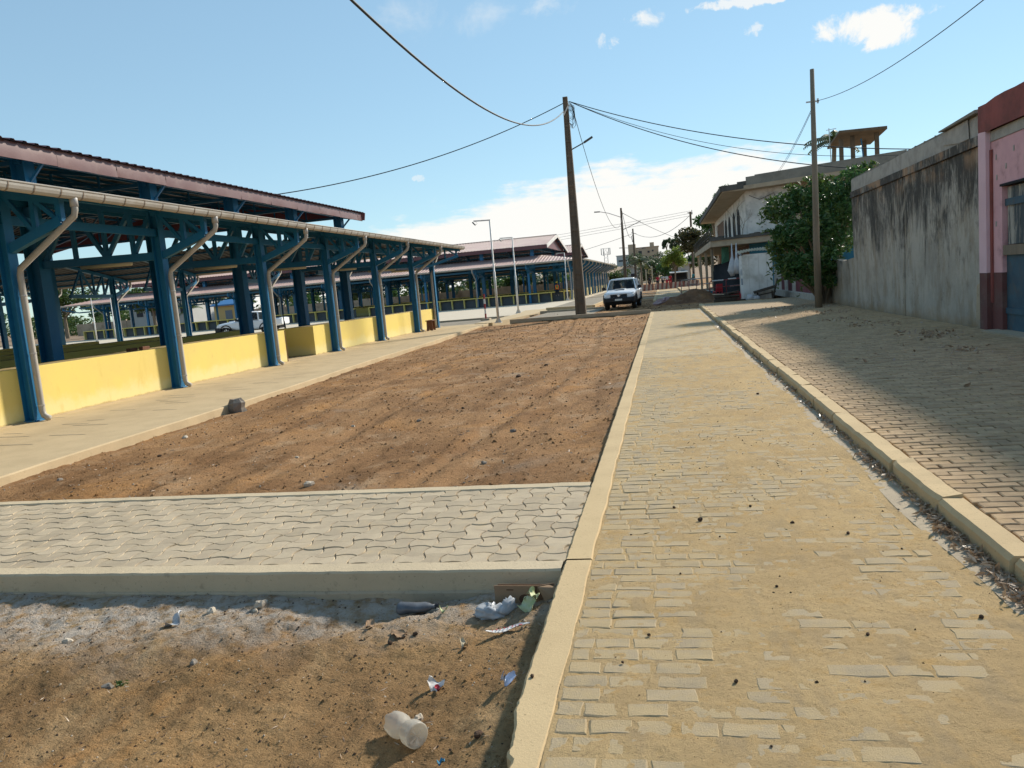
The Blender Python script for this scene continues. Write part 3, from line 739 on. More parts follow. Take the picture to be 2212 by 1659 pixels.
# yellow walls between the columns, one bay with a way in
def ywall(root, x0, x1, y0=1.50, z=.95):
    wl_ = obj('counter_wall', MB().cbox(x0, x1, y0, y0+.15, .004, z, .006), 'yellow_paint', root)
    obj('counter_slab', MB().box(x0+.01, x1-.01, y0+.152, y0+.80, z-.08, z-.003), 'brown_slab', root)
    return wl_
g0 = gX(622, 776, -11.1).y; g1 = gX(683, 768, -11.1).y
for i in range(len(FR)-1):
    x0, x1 = FR[i]+.02, FR[i+1]-.02
    if x0 < g0 < x1:
        ywall(h1, x0, g0); ywall(h1, g1, x1)
        obj('counter_wall', MB().cbox(g1+.004, g1+.15, 1.655, 2.9, .004, .945, .006), 'yellow_paint', h1)
        obj('door_jamb', MB().box(g0-.02, g0+.004, 1.49, 1.64, .0, .94), 'wood_brown', h1)
    else: ywall(h1, x0, x1)
for (x0, x1, y0, z) in ((-4, 8.5, 4.2, .86), (9.5, 19.5, 3.4, .86), (21, 31, 3.4, .86), (-4, 12, 7.5, .86), (13, 30, 7.5, .86), (-4, 30, 11, .86), (-4, 30, 15, .86), (0, 32, 19, .86)):
    obj('inner_counter', MB().cbox(x0, x1, y0, y0+.7, .02, z, .01), 'yellow_paint', h1)
for x in FR[3:]:
    o = obj('tube_light', MB().tube([(x, 2.15, 2.90), (x, 3.45, 2.92)], .05, 8), 'tube_cream', h1, True)
    obj('light_hanger', MB().bar((x, 2.5, 2.93), (x, 2.5, 3.02), .03, .03).bar((x, 3.1, 2.94), (x, 3.1, 3.02), .03, .03), 'galv', o)
# small dark bricks left on the counter, a wooden stool by the last wall, a folding metal rack inside
for k, q in enumerate(((268, 744), (286, 742))):
    p = gz(*q, .945); 
    o = obj('loose_brick', MB().cbox(-.12, .12, -.05, .05, 0, .07, .006), 'wood_brown'); o.location = (-11.55, 15.05+k*.42, .947); o.rotation_euler = (0, 0, R(90))
    tag(o, 'dark brick lying on the yellow counter of the hall', 'brick', 'bricks on the counter')
st = thing('stool', 'small brown wooden stool standing by the yellow wall near the corner column', 'stool', (-10.62, 34.3, .005), R(4))
obj('seat', MB().cbox(-.17, .17, -.36, .36, .44, .475, .006), 'wood_brown', st)
for s_ in (-1, 1):
    obj('leg', MB().prism([(-.15, .0), (-.05, .0), (0, .16), (.05, 0), (.15, 0), (.13, .44), (-.13, .44)], -.014, .014, lambda x, y, z, s_=s_: (x, s_*.27+z, y)), 'wood_brown', st)
obj('stretcher', MB().bar((0, -.25, .27), (0, .25, .27), .03, .06), 'wood_brown', st)
rk = thing('metal_rack', 'thin black metal folding rack standing inside the near hall', 'rack', (-14.0, 26.3, .02), R(20))
for s_ in (-1, 1):
    obj('leg', MB().tube([(s_*.3, -.25, 0), (s_*.24, .0, 1.1), (s_*.22, .08, 2.0)], .018, 6), 'lamp_body', rk)
    obj('leg', MB().tube([(s_*.3, .35, 0), (s_*.24, .1, 1.1)], .018, 6), 'lamp_body', rk)
obj('shelf', MB().box(-.28, .28, -.2, .25, .62, .68), 'wood_brown', rk)
obj('crossbar', MB().bar((-.22, .08, 2.0), (.22, .08, 2.0), .03, .03), 'lamp_body', rk)
obj('crossbar', MB().bar((-.3, -.25, .05), (.3, -.25, .05), .02, .02), 'lamp_body', rk)

# --- second hall, across the concrete lane, and the third behind it
def front_counter(root, a, b, y0=1.25, pitch=1.25):
    obj('counter_slab', MB().box(a, b, y0-.06, y0+.75, .86, .95), 'yellow_paint', root)
    obj('recess_panel', MB().box(a, b, y0+.30, y0+.36, 0.004, .86), 'grey_panel', root)
    x = a+.05
    while x < b: obj('counter_post', MB().box(x-.05, x+.05, y0-.03, y0+.29, .005, .859), 'yellow_paint', root); x += pitch
F2 = [-8.7]+[-12.8-5.25*i for i in range(10)]
F2 = F2[::-1]
h2 = hall('market hall with white gable boards and grey recessed stalls beyond the concrete lane', (0, 73.3), 0, F2, -64.5, -7.3, 1, 1, False, pipes=F2[::2], fasc='fascia_dark', barge='white_paint', inner=F2[1:-1])
front_counter(h2, -62.9, -31); front_counter(h2, -29.5, -9.0)
h3 = hall('farther market hall showing only its gable and colonnade behind the second hall', (0, 99.6), 0, F2[3:], -46, -7.3, 1, 1, False, pipes=None, fasc='fascia_dark', barge='white_paint', inner=F2[4:-1])
front_counter(h3, -44, -9.0)
for hh in (h2, h3):
    for (y0, y1) in ((1.6, 5.3), (6.4, 9.4), (10.4, 14.2), (15.2, 18.4), (19.4, 23)):
        obj('counter_wall', MB().box(-8.95, -8.62, y0, y0+(y1-y0)*.55, .07, .96), 'yellow_paint', hh)
    for y0 in (7, 12, 17): obj('inner_counter', MB().box(-44, -12, y0, y0+.7, .0, .86), 'yellow_paint', hh)
    obj('hall_floor', MB().box(-63 if hh == h2 else -44, -8.5, 1.6, 23.2, -.2, .03), 'walk_concrete', hh)

# ------------------------------------------------------------------ lamp posts, bollard
def lamp(label, base, h, arm=-.78):
    t = thing('lamp_post', label, 'lamp post', base, 0, 'white lamp posts on the concrete lane')
    obj('post', MB().tube([(0, 0, .02), (0, 0, h*.5), (0, 0, h*.5+.01), (0, 0, h)], [.062, .058, .042, .036], 10), 'white_paint', t, True)
    f_ = MB().box(-.16, .16, -.16, .16, 0, .025)
    for a in range(4):
        c, s_ = math.cos(a*math.pi/2), math.sin(a*math.pi/2)
        f_.add([(c*.05, s_*.05, .025), (c*.16, s_*.16, .025), (c*.05, s_*.05, .26)], [(0, 1, 2)])
    obj('base_flange', f_, 'white_paint', t)
    a_ = obj('arm', MB().bar((.03, 0, h), (arm, 0, h+.03), .05, .06), 'galv', t)
    fl = obj('floodlight', MB().bar((arm-.05, 0, h-.02), (arm+.07, 0, h-.16), .18, .05), 'lamp_body', t)
    obj('cable', MB().tube([(arm+.1, 0, h+.0), (arm+.17, 0, h-.12), (arm+.08, 0, h-.15)], .008, 5), 'lamp_body', fl)
    return t
l1 = gz(1077, 697, .03); lamp('white lamp post beside the earth plot, between hall and power pole', (l1.x, l1.y, .03), 4.85)
lamp('white lamp post standing at the gravel island edge on the lane', (-9.06, 48.0, .03), 4.7)
lamp('white lamp post in front of the far hall corner stalls', (-8.9, 72.6, .06), 4.4)
for k, (q, lb) in enumerate((((210, 737), 'leftmost of two white lamp posts seen under the near hall'), ((251, 732), 'second of two white lamp posts seen under the near hall'), ((609, 697), 'white lamp post seen behind the metal rack in the near hall'))):
    p = gz(*q, 0); lamp(lb, (p.x, p.y, -.01), 4.6, arm=.6 if k == 0 else -.7)
bl = thing('bollard', 'red and white banded bollard on a concrete foot beside the lamp post', 'bollard', (-9.72, 41.7, -.02))
simple('red_paint', (.35, .03, .03), (.25, .03, .03), 6, .6); 
obj('foot', MB().cbox(-.25, .25, -.25, .25, 0, .10, .02), 'kerb_side', bl)
for k in range(5): obj('band', MB().tube([(0, 0, .1+k*.27), (0, 0, .1+(k+1)*.27)], .05, 10), 'red_paint' if k % 2 == 0 else 'white_paint', bl, False)
# ------------------------------------------------------------------ poles and cables
simple('pole_concrete', (.14, .11, .08), (.10, .08, .06), 3, .9, bump=.5, bscale=25, dirt=(.17, .115, .07))
simple('pole_wood', (.24, .19, .135), (.17, .135, .095), 4, .9, bump=.5, bscale=18, stretch=(1, 1, .2))
simple('cable_black', (.012, .022, .028), None, rough=.6)
def wobj(name, mb, mat, root, smooth=False):      # geometry given in world coordinates under an unrotated root
    o = obj(name, mb, mat, root, smooth); o.location = -Vector(root.location); return o
def power_pole(label, x, y, h, w0, w1, lum=None, group='concrete power poles along the street'):
    t = thing('power_pole', label, 'power pole', (x, y, -.05), 0, group)
    mb = MB(); n = 15                             # I-shaped concrete pole with ladder-like recesses on two faces
    for k in range(n):
        z0 = h*k/n; z1 = h*(k+1)/n; a = w0+(w1-w0)*k/n; b = w0+(w1-w0)*(k+1)/n
        q = lambda u, v, z: (u, v, z)
        for s_ in (-1, 1):
            mb.hexa([(s_*a/2, -a*.42, z0), (s_*a/2*.62, -a*.42, z0), (s_*a/2*.62, a*.42, z0), (s_*a/2, a*.42, z0)], [(s_*b/2, -b*.42, z1), (s_*b/2*.62, -b*.42, z1), (s_*b/2*.62, b*.42, z1), (s_*b/2, b*.42, z1)])
        mb.hexa([(-a*.32, -a*.30, z0), (a*.32, -a*.30, z0), (a*.32, a*.30, z0), (-a*.32, a*.30, z0)], [(-b*.32, -b*.30, z1), (b*.32, -b*.30, z1), (b*.32, b*.30, z1), (-b*.32, b*.30, z1)])
        mb.box(-a*.33, a*.33, -a*.40, a*.40, z0, z0+.10)
    mb.box(-w1/2, w1/2, -w1*.42, w1*.42, h-.06, h)
    obj('shaft', mb, 'pole_concrete', t)
    return t
pp = power_pole('tall brown concrete power pole with tangled cables standing by the side street', -3.94, 36.95, 10.18, .50, .22)
lm = obj('luminaire', MB().bar((.72, 0, 8.05), (1.13, 0, 8.26), .22, .06), 'lamp_body', pp)
obj('arm', MB().tube([(.12, 0, 7.80), (.75, 0, 8.06)], .028, 8), 'lamp_body', pp)
ins = obj('cable_clamp', MB().bar((-.12, -.1, 9.35), (.16, -.1, 9.80), .05, .06), 'white_paint', pp)
r2 = random.Random(5); tg = MB()
for k in range(9):                                # loose loops hanging at the pole head
    a = Vector((.13, -.12, 9.95-.05*k)); p = [a]
    for j in range(1, 7): p.append(Vector((.14+.07*j*(1-j/7)*2+r2.uniform(-.04, .04), -.15+r2.uniform(-.05, .05), 9.95-.05*k-j*r2.uniform(.06, .16))))
    p.append(Vector((.16, -.14, p[-1].z+.1))); tg.tube(p, .010, 5)
tg.tube([(.13, -.12, 9.6), (.12, -.15, 9.0), (.30, -.15, 8.72), (.42, -.15, 8.85), (.40, -.14, 9.4), (.2, -.12, 9.9)], .014, 6)
obj('cable_tangle', tg, 'cable_black', pp)
p2 = power_pole('concrete power pole with street lamp rising behind the white pickup', -4.6, 98, 10.3, .42, .22)
def stlamp(root, z, sx, L, up):
    o = obj('lamp_arm', MB().tube([(.1*sx, 0, z), (sx*L*.6, 0, z+up*.7), (sx*L, 0, z+up)], .04, 6), 'galv', root)
    obj('lamp_head', MB().bar((sx*L, 0, z+up), (sx*(L+.7), 0, z+up+.03), .25, .12), 'lamp_body', o)
stlamp(p2, 9.2, -1, 2.6, .9); obj('cross_arm', MB().bar((0, 0, 7.6), (2.3, 0, 8.5), .07, .07), 'lamp_body', p2)
p3 = power_pole('farther concrete power pole with two lamp arms in front of the cream building', -4.95, 146, 10.6, .44, .26)
stlamp(p3, 7.0, -1, 2.0, .3); stlamp(p3, 6.6, 1, 1.4, .3)
obj('insulator', MB().bar((-.3, 0, 9.9), (.6, 0, 9.6), .1, .1).bar((-.35, 0, 9.3), (-.2, 0, 8.2), .1, .1), 'lamp_body', p3)
p4 = thing('power_pole', 'slim dark pole with insulators rising above the brown tree', 'power pole', (3.9, 104, 0), 0)
obj('shaft', MB().tube([(0, 0, 0), (0, 0, 9.4)], [.17, .13], 8), 'pole_concrete', p4); obj('insulator', MB().bar((-.35, 0, 9.3), (.3, 0, 9.2), .1, .1).bar((.2, 0, 9.0), (.2, 0, 9.6), .08, .08), 'lamp_body', p4)
wp = thing('wooden_pole', 'bare leaning wooden pole in front of the leafy bush', 'utility pole', (4.99, 27.2, .09))
obj('shaft', MB().tube([(0, 0, 0), (.0, 0, 2.2), (.03, 0, 4.2), (.06, 0, 7.62)], [.118, .105, .092, .066], 9), 'pole_wood', wp, True)
obj('cable_bracket', MB().bar((-.16, 0, 6.62), (.24, 0, 6.62), .05, .04).bar((.2, 0, 6.55), (.2, 0, 6.70), .05, .05), 'galv', wp)
def cable(label, p, q, sag, r=.018, n=28, group=None, twist=False):
    p, q = Vector(p), Vector(q); pts = []
    for i in range(n+1):
        t = i/n; v = p.lerp(q, t); v.z -= 4*sag*t*(1-t); pts.append(v)
    o = obj('power_cable', MB().tube([v-p for v in pts], r, 6), 'cable_black', None, True); o.location = p
    return tag(o, label, 'cable', group)
cable('thick twisted cable dipping low over the earth plot to the tall pole', (-3.94, -12.2, 9.72), (-3.99, 36.9, 9.55), 3.95, .022, 60)
cable('cable running down from the tall pole onto the near hall roof', (-4.05, 36.9, 9.85), (-14.6, 28.6, 6.02), .55, .019, 30)
e1 = gY(2020, 285, 30); e2 = gY(1952, 322, 31); e3 = gY(1790, 305, 33)
def to_beyond(a, b, k): return a+(b-a)*k
for nm, e, s_, r_ in (('upper of the cables strung from the tall pole over the stained wall', e1, .9, .018), ('middle cable strung from the tall pole over the stained wall', e2, 1.15, .018), ('thin lowest cable strung from the tall pole towards the roof pergola', gY(1800, 306, 33), .85, .010)):
    a = Vector((-3.75, 36.8, 9.88)); cable(nm, a, a+(e-a)*1.25, s_, r_, 36)
cable('cable dropping from the tall pole to the next pole behind the pickup', (-3.65, 36.8, 9.75), (-4.5, 97.9, 9.0), 3.0, .016, 40)
cable('cable from the wooden pole passing overhead along the pink building', (5.2, 27.2, 6.72), (5.10, -6, 6.9), 1.42, .0085, 40)
for k in (0, 1): cable('stay wire running from the wooden pole to the white house roof', (4.98, 27.25, 6.45-.06*k), (6.3+.08*k, 44.1, 6.55), .12, .008, 12, 'pair of stay wires')
for k, (a, b, s_) in enumerate((((-4.5, 98, 9.9), (-4.9, 146, 10.2), 2.2), ((-4.4, 98.1, 9.6), (14, 190, 6.5), 1.0), ((-60, 165, 4.6), (-5.2, 146, 9.6), 2.0), ((-4.7, 146, 9.7), (3.9, 104, 9.0), 1.6))):
    cable(('cable between the two far concrete poles', 'cable running right from the lamp pole behind the pickup', 'cable climbing from the far halls to the farther concrete pole', 'slack cable from the farther concrete pole to the slim dark pole')[k], a, b, s_, .03, 24)
for k in range(3): cable('thin overhead line crossing between the far hall and the slim dark pole', (-70, 118, 6.0+k*.55), (3.9, 104, 8.9+k*.3), .8, .016, 20, 'three parallel overhead lines')

# ------------------------------------------------------------------ right side: stained wall, pink building
def stain_mat():
    t = MT('stained_plaster', .95, 0, .1)
    X, Y, Z = t.sep()
    base = t.mix(t.step(t.noise(1.1, 6, .65), .35, .68), (.48, .44, .37), (.36, .33, .28))
    st = t.math('ADD', t.math('MULTIPLY', t.noise(1.0, 6, .7, (1, 1, .7), .6), .52), t.math('MULTIPLY', t.noise(4.5, 6, .75, (1, 1.2, .28), .4), .34))
    st = t.math('ADD', st, t.math('MULTIPLY', t.noise(15, 5, .75, (1, 1.2, .13)), .20))
    st2 = t.noise(11.0, 5, .75, (1, 1.2, .16))
    hgt = t.step(Z, .3, 3.4)
    base = t.mix(t.math('MULTIPLY', t.step(t.noise(2.2, 6, .7, (1, 1, .35)), .45, .68), .6), base, (.27, .21, .135))
    c = t.mix(t.math('MULTIPLY', t.step(t.math('ADD', st, t.math('MULTIPLY', hgt, .17)), .58, .73), .88), base, (.038, .037, .035))
    c = t.mix(t.math('MULTIPLY', t.step(st2, .54, .68), .45), c, (.62, .56, .45))
    c = t.mix(t.math('MULTIPLY', t.step(t.math('ADD', Z, t.math('MULTIPLY', t.noise(2, 5, .7), -.6)), .10, -.30), .7), c, (.33, .22, .11))
    c = t.mix(t.math('MULTIPLY', t.math('MULTIPLY', t.step(Z, 2.9, 3.5), t.step(t.noise(1.0, 4, .6), .5, .62)), .7), c, (.42, .26, .15))
    c = t.mix(t.math('MULTIPLY', t.step(t.noise(3, 5, .7), .60, .66), .5), c, (.20, .185, .16))
    t.color(c); t.bump(t.noise(18, 6, .75), .7, .02)
stain_mat()
simple('pink_paint', (.70, .40, .41), (.62, .34, .36), 1.6, .85, bump=.2, bscale=15, dirt=(.30, .14, .13), dscale=2.2)
simple('pink_pale', (.74, .50, .53), (.68, .45, .48), 2, .85, bump=.2, bscale=15)
simple('burgundy_paint', (.15, .055, .05), (.11, .05, .045), 2, .85, bump=.2, dirt=(.2, .16, .13))
simple('red_beam', (.30, .085, .07), (.22, .065, .055), 1.5, .9, bump=.6, bscale=9, dirt=(.12, .05, .04))
simple('rough_cement', (.42, .39, .335), (.31, .29, .25), 4, .95, bump=.8, bscale=22)
simple('door_blue', (.045, .11, .15), (.032, .075, .11), 3, .7, bump=.25, bscale=8, dirt=(.09, .085, .075), dscale=4)
t = MT('peeling_board', .85, 0, .2)
t.color(t.mix(t.step(t.noise(6, 6, .75, (1, 1, .12)), .42, .55), (.42, .39, .33), (.075, .09, .095))); t.bump(t.noise(12, 5, .7, (1, 1, .1)), .6, .01)
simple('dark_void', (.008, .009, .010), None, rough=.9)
sw = thing('warehouse', 'windowless warehouse with black mould streaks down its grey plaster wall', 'building', (5.85, 15.9, 0))
XW = 5.85
def uneven_wall(x, y0, y1, z0, ztop, ny, nz, amp, seed, th=.22):
    """wall facing -x with a slightly lumpy face and a real thickness"""
    ysw = np.linspace(y0, y1, ny); zsw = np.linspace(0, 1, nz); mb = MB()
    for j, yv in enumerate(ysw):
        zt = ztop(yv)
        for i, zv in enumerate(zsw):
            z = z0+(zt-z0)*zv; d = amp*float(fbm(np.array([yv*1.3+seed]), np.array([z*1.3]), seed, 3)[0]); mb.v.append((x+d, yv, z))
        mb.v.append((x+th, yv, zt)); mb.v.append((x+th, yv, z0))
    m_ = nz+2
    for j in range(ny-1):
        for i in range(m_-1): mb.f.append((j*m_+i, j*m_+i+1, (j+1)*m_+i+1, (j+1)*m_+i))
    mb.f += [tuple(range(m_)), tuple((ny-1)*m_+i for i in range(m_))[::-1]]
    return mb
wobj('wall', uneven_wall(XW, 15.86, 20.72, .05, lambda y: 3.46, 26, 18, .02, 3), 'stained_plaster', sw, False)
wobj('wall', uneven_wall(XW, 20.80, 26.0, .05, lambda y: 3.46, 26, 18, .02, 6), 'stained_plaster', sw, False)
wobj('wall_joint', MB().box(XW+.03, XW+.2, 20.72, 20.80, .05, 3.46), 'rough_cement', sw)
wobj('ring_beam', uneven_wall(XW-.045, 15.86, 26.03, 3.463, lambda y: 3.64, 40, 3, .015, 9, .28), 'stained_plaster', sw)
wobj('parapet', uneven_wall(XW-.01, 15.86, 26.0, 3.643, lambda y: 4.0+.012*math.sin(y*1.3), 46, 4, .02, 12, .2), 'rough_cement', sw)
wobj('wall', MB().box(6.08, 12.5, 25.75, 26.0, .05, 3.9).box(12.3, 12.5, 15.9, 25.75, .05, 3.9).box(6.08, 12.3, 15.86, 16.0, .05, 3.9), 'rough_cement', sw)
rf = swap(corr_strip((0, 3.93), (6.9, 4.35), 15.9, 26.1, 0, 0, .25), lambda x, y, z: (5.88+y, x, z))
rf2 = wobj('roof', rf, 'rough_cement', sw)
yv = 16.2
while yv < 26: wobj('roof_cleat', MB().bar((5.87, yv, 3.97), (5.87, yv, 4.055), .03, .03), 'grey_concrete', sw); yv += rnd.uniform(.45, 1.0)
wobj('roof_edge', MB().bar((5.93, 15.9, 4.02), (5.93, 26.02, 4.02), .12, .05), 'grey_concrete', sw)
wobj('roof_sheet', MB().hexa([(5.74, 16.0, 4.04), (5.74, 17.9, 4.02), (6.9, 17.9, 4.12), (6.9, 16.0, 4.14)], [(5.74, 16.0, 4.10), (5.74, 17.9, 4.05), (6.9, 17.9, 4.15), (6.9, 16.0, 4.2)]), 'grey_concrete', sw)
wobj('plaster_patch', MB().prism([(16.5, 3.66), (17.0, 3.66), (17.9, 3.76), (17.95, 3.99), (16.55, 4.02)], -.012, .0, lambda a, b, c: (XW-.022+c, a, b)), 'rough_cement', sw)
wobj('plaster_patch', MB().prism([(15.9, .25), (16.25, .25), (16.2, .9), (15.9, 1.0)], -.012, .0, lambda a, b, c: (XW-.02+c, a, b)), 'kerb_side', sw)

pk = thing('pink_building', 'pink plastered building with red parapet and peeling blue door', 'building', (5.83, 5, 0))
wobj('wall', MB().box(5.83, 6.05, 15.08, 15.85, 1.14, 3.44).box(5.83, 6.05, -6, 13.3, 1.14, 3.44).box(5.83, 6.05, 13.3, 15.08, 2.66, 3.44), 'pink_paint', pk)
wobj('plinth', MB().box(5.825, 6.05, 15.08, 15.85, .05, 1.14).box(5.825, 6.05, -6, 13.3, .05, 1.14), 'burgundy_paint', pk)
wobj('pilaster', MB().cbox(5.74, 5.822, 15.52, 15.85, 1.14, 3.66, .01), 'pink_pale', pk)
wobj('pilaster_foot', MB().box(5.742, 5.822, 15.52, 15.85, .05, 1.14), 'burgundy_paint', pk)
wobj('drain_stripe', MB().box(5.80, 5.828, 15.44, 15.52, .6, 3.3), 'red_beam', pk)
wobj('cement_band', uneven_wall(5.815, -6, 15.85, 3.442, lambda y: 3.62, 60, 3, .02, 15), 'rough_cement', pk)
wobj('parapet', uneven_wall(5.745, -6, 15.84, 3.622, lambda y: 4.11+.008*math.sin(y*5.2)+(.03 if y < 15.3 else 0), 60, 4, .025, 18, .3), 'red_beam', pk)
wobj('roof', MB().box(6.05, 12, -6, 15.85, 3.6, 3.78), 'rough_cement', pk)
wobj('wall', MB().box(11.8, 12, -6, 15.85, .05, 3.6).box(6.05, 11.8, -6, -5.8, .05, 3.6), 'rough_cement', pk)
dr = wobj('door', MB().box(5.90, 5.96, 13.3, 15.08, .08, 1.44), 'door_blue', pk)
for k in range(7): obj('shutter_board', MB().cbox(5.90, 5.935, 15.04-(k+1)*.245, 15.04-k*.245-.01, 1.62, 2.60, .006), 'peeling_board', dr)
obj('cross_rail', MB().box(5.87, 5.90, 13.3, 15.06, 2.28, 2.40), 'door_blue', dr); obj('cross_rail', MB().box(5.87, 5.90, 13.3, 15.06, .42, .52), 'door_blue', dr)
obj('sill', MB().box(5.84, 5.94, 13.3, 15.1, 1.44, 1.61), 'pole_wood', dr)
obj('lintel', MB().box(5.80, 5.95, 13.3, 15.1, 2.62, 2.66), 'dark_void', dr)
for k, (yy_, zz) in enumerate(((15.3, 3.15), (15.28, 2.8), (15.32, 2.0), (14.6, 3.2), (14.2, 3.0), (13.9, 3.25), (14.9, 2.95))): wobj('plaster_chip', MB().box(5.822, 5.829, yy_-.025, yy_+.02, zz-.05, zz+.04), 'rough_cement', pk)
wobj('threshold', MB().box(5.55, 5.9, 13.2, 15.3, .02, .13), 'kerb_side', pk)

# low wall and striped board fence beyond the warehouse
lw = thing('low_wall', 'low stained plaster wall under the leafy bush', 'wall', (5.9, 28.5, 0))
wobj('wall', uneven_wall(5.88, 26.04, 31.4, .05, lambda y: 1.60+.04*math.sin(y*2), 24, 8, .03, 22), 'stained_plaster', lw)
fb = thing('board_fence', 'fence of burgundy and white boards on a low cement base', 'fence', (5.95, 37, 0))
simple('fence_burgundy', (.16, .035, .045), (.12, .03, .035), 3, .8, dirt=(.2, .14, .1)); simple('fence_white', (.52, .48, .43), (.44, .40, .35), 3, .8, dirt=(.3, .24, .18))
wobj('base', MB().cbox(5.78, 6.05, 31.45, 45.2, .05, .36, .02), 'rough_cement', fb)
for (y0, y1, fm) in ((31.5, 33.0, 0), (33.0, 34.6, 0), (34.6, 36.0, 0), (36.0, 37.3, 0), (37.3, 38.3, 1), (38.3, 39.5, 0), (39.5, 40.6, 1), (40.6, 41.6, 0), (41.6, 42.8, 1), (42.8, 44.2, 1)): wobj('board', MB().cbox(5.88, 5.92, y0, y1-.02, .36, 1.47+rnd.uniform(-.03, .05), .004), 'fence_white' if fm else 'fence_burgundy', fb)

# ------------------------------------------------------------------ white two-storey house
simple('house_white', (.72, .69, .64), (.55, .53, .49), 1.3, .9, bump=.3, bscale=12, dirt=(.20, .19, .17), dscale=1.6)
simple('house_beige', (.45, .355, .245), (.37, .29, .20), 1.5, .9, dirt=(.25, .19, .13))
simple('mossy_concrete', (.075, .070, .060), (.12, .11, .095), 2, .95, bump=.6, bscale=14)
simple('teal_paint', (.045, .19, .27), (.04, .15, .21), 1.5, .85)
simple('door_wood', (.17, .10, .065), (.12, .07, .045), 3, .8, stretch=(1, 1, .15))
simple('brick_brown', (.16, .085, .055), (.10, .06, .042), 5, .95, bump=.6, bscale=10)
hs = thing('white_house', 'two-storey white house with pointed arch windows, balcony and mouldy flat roof', 'house', (6, 48, 0))
NW = lambda t, off=0.: Vector((4.8+t*.883-off*.469, 46-t*.469-off*.883, 0))     # line of the wall turned towards us
def nw_wall(t0, t1, z0, z1, off=0., th=.2):
    a, b, c, d = NW(t0, off), NW(t1, off), NW(t1, off-th), NW(t0, off-th)
    return MB().hexa([(*p.xy, z0) for p in (a, b, c, d)], [(*p.xy, z1) for p in (a, b, c, d)])
wobj('upper_wall', nw_wall(0, 2.35, 3.5, 5.86), 'house_white', hs)
mbw = nw_wall(2.35, 9, 3.5, 5.2); mbw.add(nw_wall(2.35, 9, 5.56, 5.86).v, nw_wall(0, 1, 0, 1).f); wobj('upper_wall', mbw, 'house_beige', hs)
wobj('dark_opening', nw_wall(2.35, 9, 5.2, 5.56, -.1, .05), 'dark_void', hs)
# street wall: unbroken, with dark panels painted for the shaded arch openings
aps = [gX(x, 480, 4.8).y for x in (1595.8, 1586.0, 1576.0, 1568.0)]
edges = [46.02]; 
def street_wall(y0, y1, z0, z1): return MB().box(4.8, 5.0, y0, y1, z0, z1)
hw = .95; prev = 46.22
for k, ya in enumerate(aps):
    lan = lambda h_, zt, zs: [(ya-h_, 3.52), (ya+h_, 3.52), (ya+h_, zs), (ya+h_*.8, zs+(zt-zs)*.45), (ya+h_*.45, zs+(zt-zs)*.8), (ya, zt), (ya-h_*.45, zs+(zt-zs)*.8), (ya-h_*.8, zs+(zt-zs)*.45), (ya-h_, zs)]
    wi = wobj('arch_window', MB().prism(lan(hw+.12, 5.40, 4.72), 4.785, 4.80, lambda a, b, c: (c, a, b)), 'house_white', hs)
    obj('pane', MB().prism(lan(hw, 5.30, 4.70), 4.772, 4.784, lambda a, b, c: (c, a, b)), 'dark_void', wi)  # near-black panel on the wall stands in for the opening's shade
yd0, yd1 = gX(1563.4, 480, 4.8).y, gX(1548.0, 480, 4.8).y
wobj('upper_wall', street_wall(prev, yd0, 3.5, 5.86), 'house_white', hs); wobj('upper_wall', street_wall(yd1, 72.6, 3.5, 5.86), 'house_white', hs)
wobj('door', MB().box(4.86, 4.92, yd0, yd1, 3.5, 5.4), 'door_wood', hs); wobj('upper_wall', street_wall(yd0, yd1, 5.4, 5.86), 'house_white', hs)
slab = [(2.72, 45.7), tuple(NW(8.6, .9).xy), (14, 44), (14, 72.5), (2.9, 72.5)]
wobj('floor_slab', MB().prism(slab, 2.94, 3.28), 'house_beige', hs)
mo = MB(); pa, pb = Vector((2.75, 45.75, 3.37)), Vector((*NW(8.5, .85).xy, 3.37)); nseg = 40
for i in range(nseg): a = pa.lerp(pb, i/nseg); b = pa.lerp(pb, (i+1)/nseg); h_ = .10+rnd.uniform(0, .14); mo.bar((a.x, a.y, 3.27+h_/2), (b.x, b.y, 3.27+h_/2), .3, h_)
wobj('mossy_kerb', mo, 'mossy_concrete', hs)
roof = [(3.5, 45.5), tuple(NW(8.4, .8).xy), (14, 44), (14, 73), (3.6, 73)]
wobj('roof_slab', MB().prism(roof, 5.862, 6.08), 'house_beige', hs)
wobj('roof_edge', MB().bar((3.46, 45.5, 6.07), (3.56, 73, 6.07), .14, .3).bar((3.46, 45.46, 6.07), (*NW(.3, .95).xy, 6.07), .14, .3), 'mossy_concrete', hs)
wobj('parapet', MB().bar((*NW(.4, .82).xy, 6.30), (*NW(8.4, .82).xy, 6.30), .18, .46), 'grey_concrete', hs)
wobj('parapet', MB().bar((*NW(-.1, .84).xy, 6.18), (*NW(.4, .84).xy, 6.18), .18, .30), 'mossy_concrete', hs)
wobj('parapet', MB().bar((*NW(.9, .80).xy, 6.48), (*NW(8.4, .80).xy, 6.48), .20, .20), 'grey_concrete', hs)
wobj('lower_wall', nw_wall(0, 8.8, .05, 2.94, -.15), 'teal_paint', hs); wobj('lower_wall', MB().box(5.0, 5.2, 46.3, 72.4, .05, 2.94), 'brick_brown', hs)
wobj('back_wall', MB().box(13.8, 14, 44.2, 72.4, .05, 5.86).box(5.2, 13.8, 72.2, 72.4, .05, 5.86), 'house_white', hs)
for yv in (48.2, 55, 63): wobj('balcony_post', MB().box(2.86, 3.02, yv, yv+.16, .05, 2.94), 'house_beige', hs)
rl = MB()
for k in range(26): yv = 46+k*1.0; rl.bar((2.80, yv, 3.28), (2.80, yv, 4.0), .03, .03)
rl.bar((2.80, 45.8, 4.0), (2.84, 72, 4.0), .05, .04).bar((2.80, 45.8, 3.6), (2.84, 72, 3.6), .03, .03)
